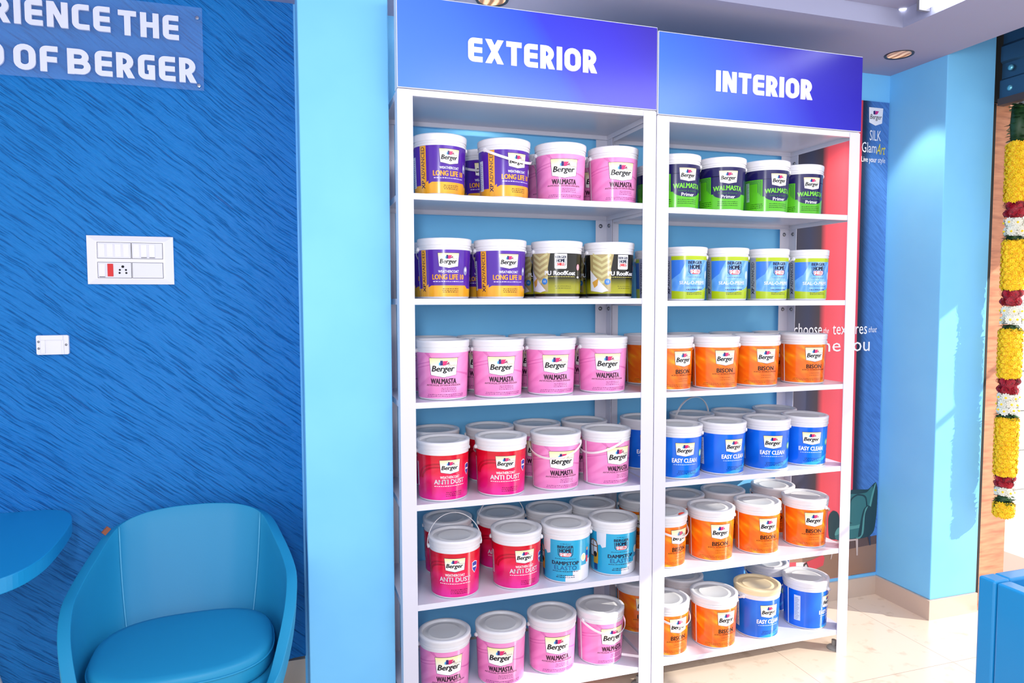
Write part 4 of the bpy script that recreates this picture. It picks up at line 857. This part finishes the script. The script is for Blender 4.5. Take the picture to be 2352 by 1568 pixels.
for idx in (6 * 5, len(rim) - 1 - 6 * 5):
    bm = bmesh.new(); tube(bm, [shell_pt(idx, v / 16) * 1.0 + Vector((-.0022 if rim[idx].x > 0 else .0022, -.0016, 0)) for v in range(2, 17)], .0028, 8); obj('seam', mesh('seam', bm, mat('seam_blue', (70, 168, 208), .4)), o)
def sup(a, b, n=64, e=2.35): return [(a * math.copysign(abs(math.cos(2 * PI * k / n)) ** (2 / e), math.cos(2 * PI * k / n)), b * math.copysign(abs(math.sin(2 * PI * k / n)) ** (2 / e), math.sin(2 * PI * k / n))) for k in range(n)]
bm = bmesh.new(); rings = []
for sc_, z in ((.94, .425), (.985, .432), (1.0, .445), (1.0, .486), (.99, .497), (.965, .504), (.88, .507), (.6, .511), (.3, .512)):
    rings.append([bm.verts.new((x * sc_, y * sc_ , z)) for x, y in sup(.262, .230, e=2.7)])
for a, b in zip(rings, rings[1:]):
    for k in range(64): bm.faces.new((a[k], a[(k + 1) % 64], b[(k + 1) % 64], b[k]))
bm.faces.new(rings[0][::-1]); bm.faces.new(rings[-1]); cu_ = obj('seat_cushion', mesh('seat_cushion', bm, M_CH, 60), t)
bm = bmesh.new(); q = sup(.2635, .2315, e=2.7); tube(bm, [(x, y, .480) for x, y in q] + [(q[0][0], q[0][1], .480)], .0032, 8, caps=False); obj('piping', mesh('piping', bm, M_CH), cu_)
bm = bmesh.new(); rings = [[bm.verts.new((x * s_, y * s_, z)) for x, y in sup(.268, .246, e=2.7)] for s_, z in ((.86, .335), (.95, .345), (1.0, .37), (1.0, .415), (.97, .424))]
for a, b in zip(rings, rings[1:]):
    for k in range(64): bm.faces.new((a[k], a[(k + 1) % 64], b[(k + 1) % 64], b[k]))
bm.faces.new(rings[0][::-1]); bm.faces.new(rings[-1]); obj('seat_base', mesh('seat_base', bm, M_CH, 50), t)
bm = bmesh.new(); lathe(bm, [(0, 0), (.21, 0), (.21, .008), (.05, .022), (.028, .05), (.028, .337), (0, .337)], 40); obj('pedestal', mesh('pedestal', bm, mat('chrome', (225, 225, 230), .15, 1.0), 40), t)
bm = bmesh.new(); bx(bm, -.013, .013, -.004, .004, -.006, .010); obj('tag', mesh('tag', bm, mat('leather_tag', (150, 84, 56), .6)), t, (-.268, .362, .776), (0, -.75, .5), label='small brown leather tag')
# ------------------------------------------------------------------ open blue counter at right
M_CT = mat('blue_counter_lacquer', (26, 138, 200), .3, coat=.2)
t = thing('display_counter', 'glossy blue open-topped counter in the right foreground', 'counter', (1.22, -1.209, 0))
def box_obj(nm, *a): bm = bmesh.new(); bx(bm, *a); return bevel(obj(nm, mesh(nm, bm, M_CT), t), .006, 3)
box_obj('corner_post', 0, .05, -.044, 0, 0, .9)
box_obj('back_panel', .05, .62, -.044, 0, 0, .9); box_obj('side_panel', .002, .045, -.75, -.0455, 0, .8985)
box_obj('front_panel', .046, .575, -.75, -.71, 0, .9); box_obj('side_panel', .576, .62, -.75, -.0455, 0, .9); box_obj('inner_tray', .046, .575, -.709, -.0455, .80, .82)
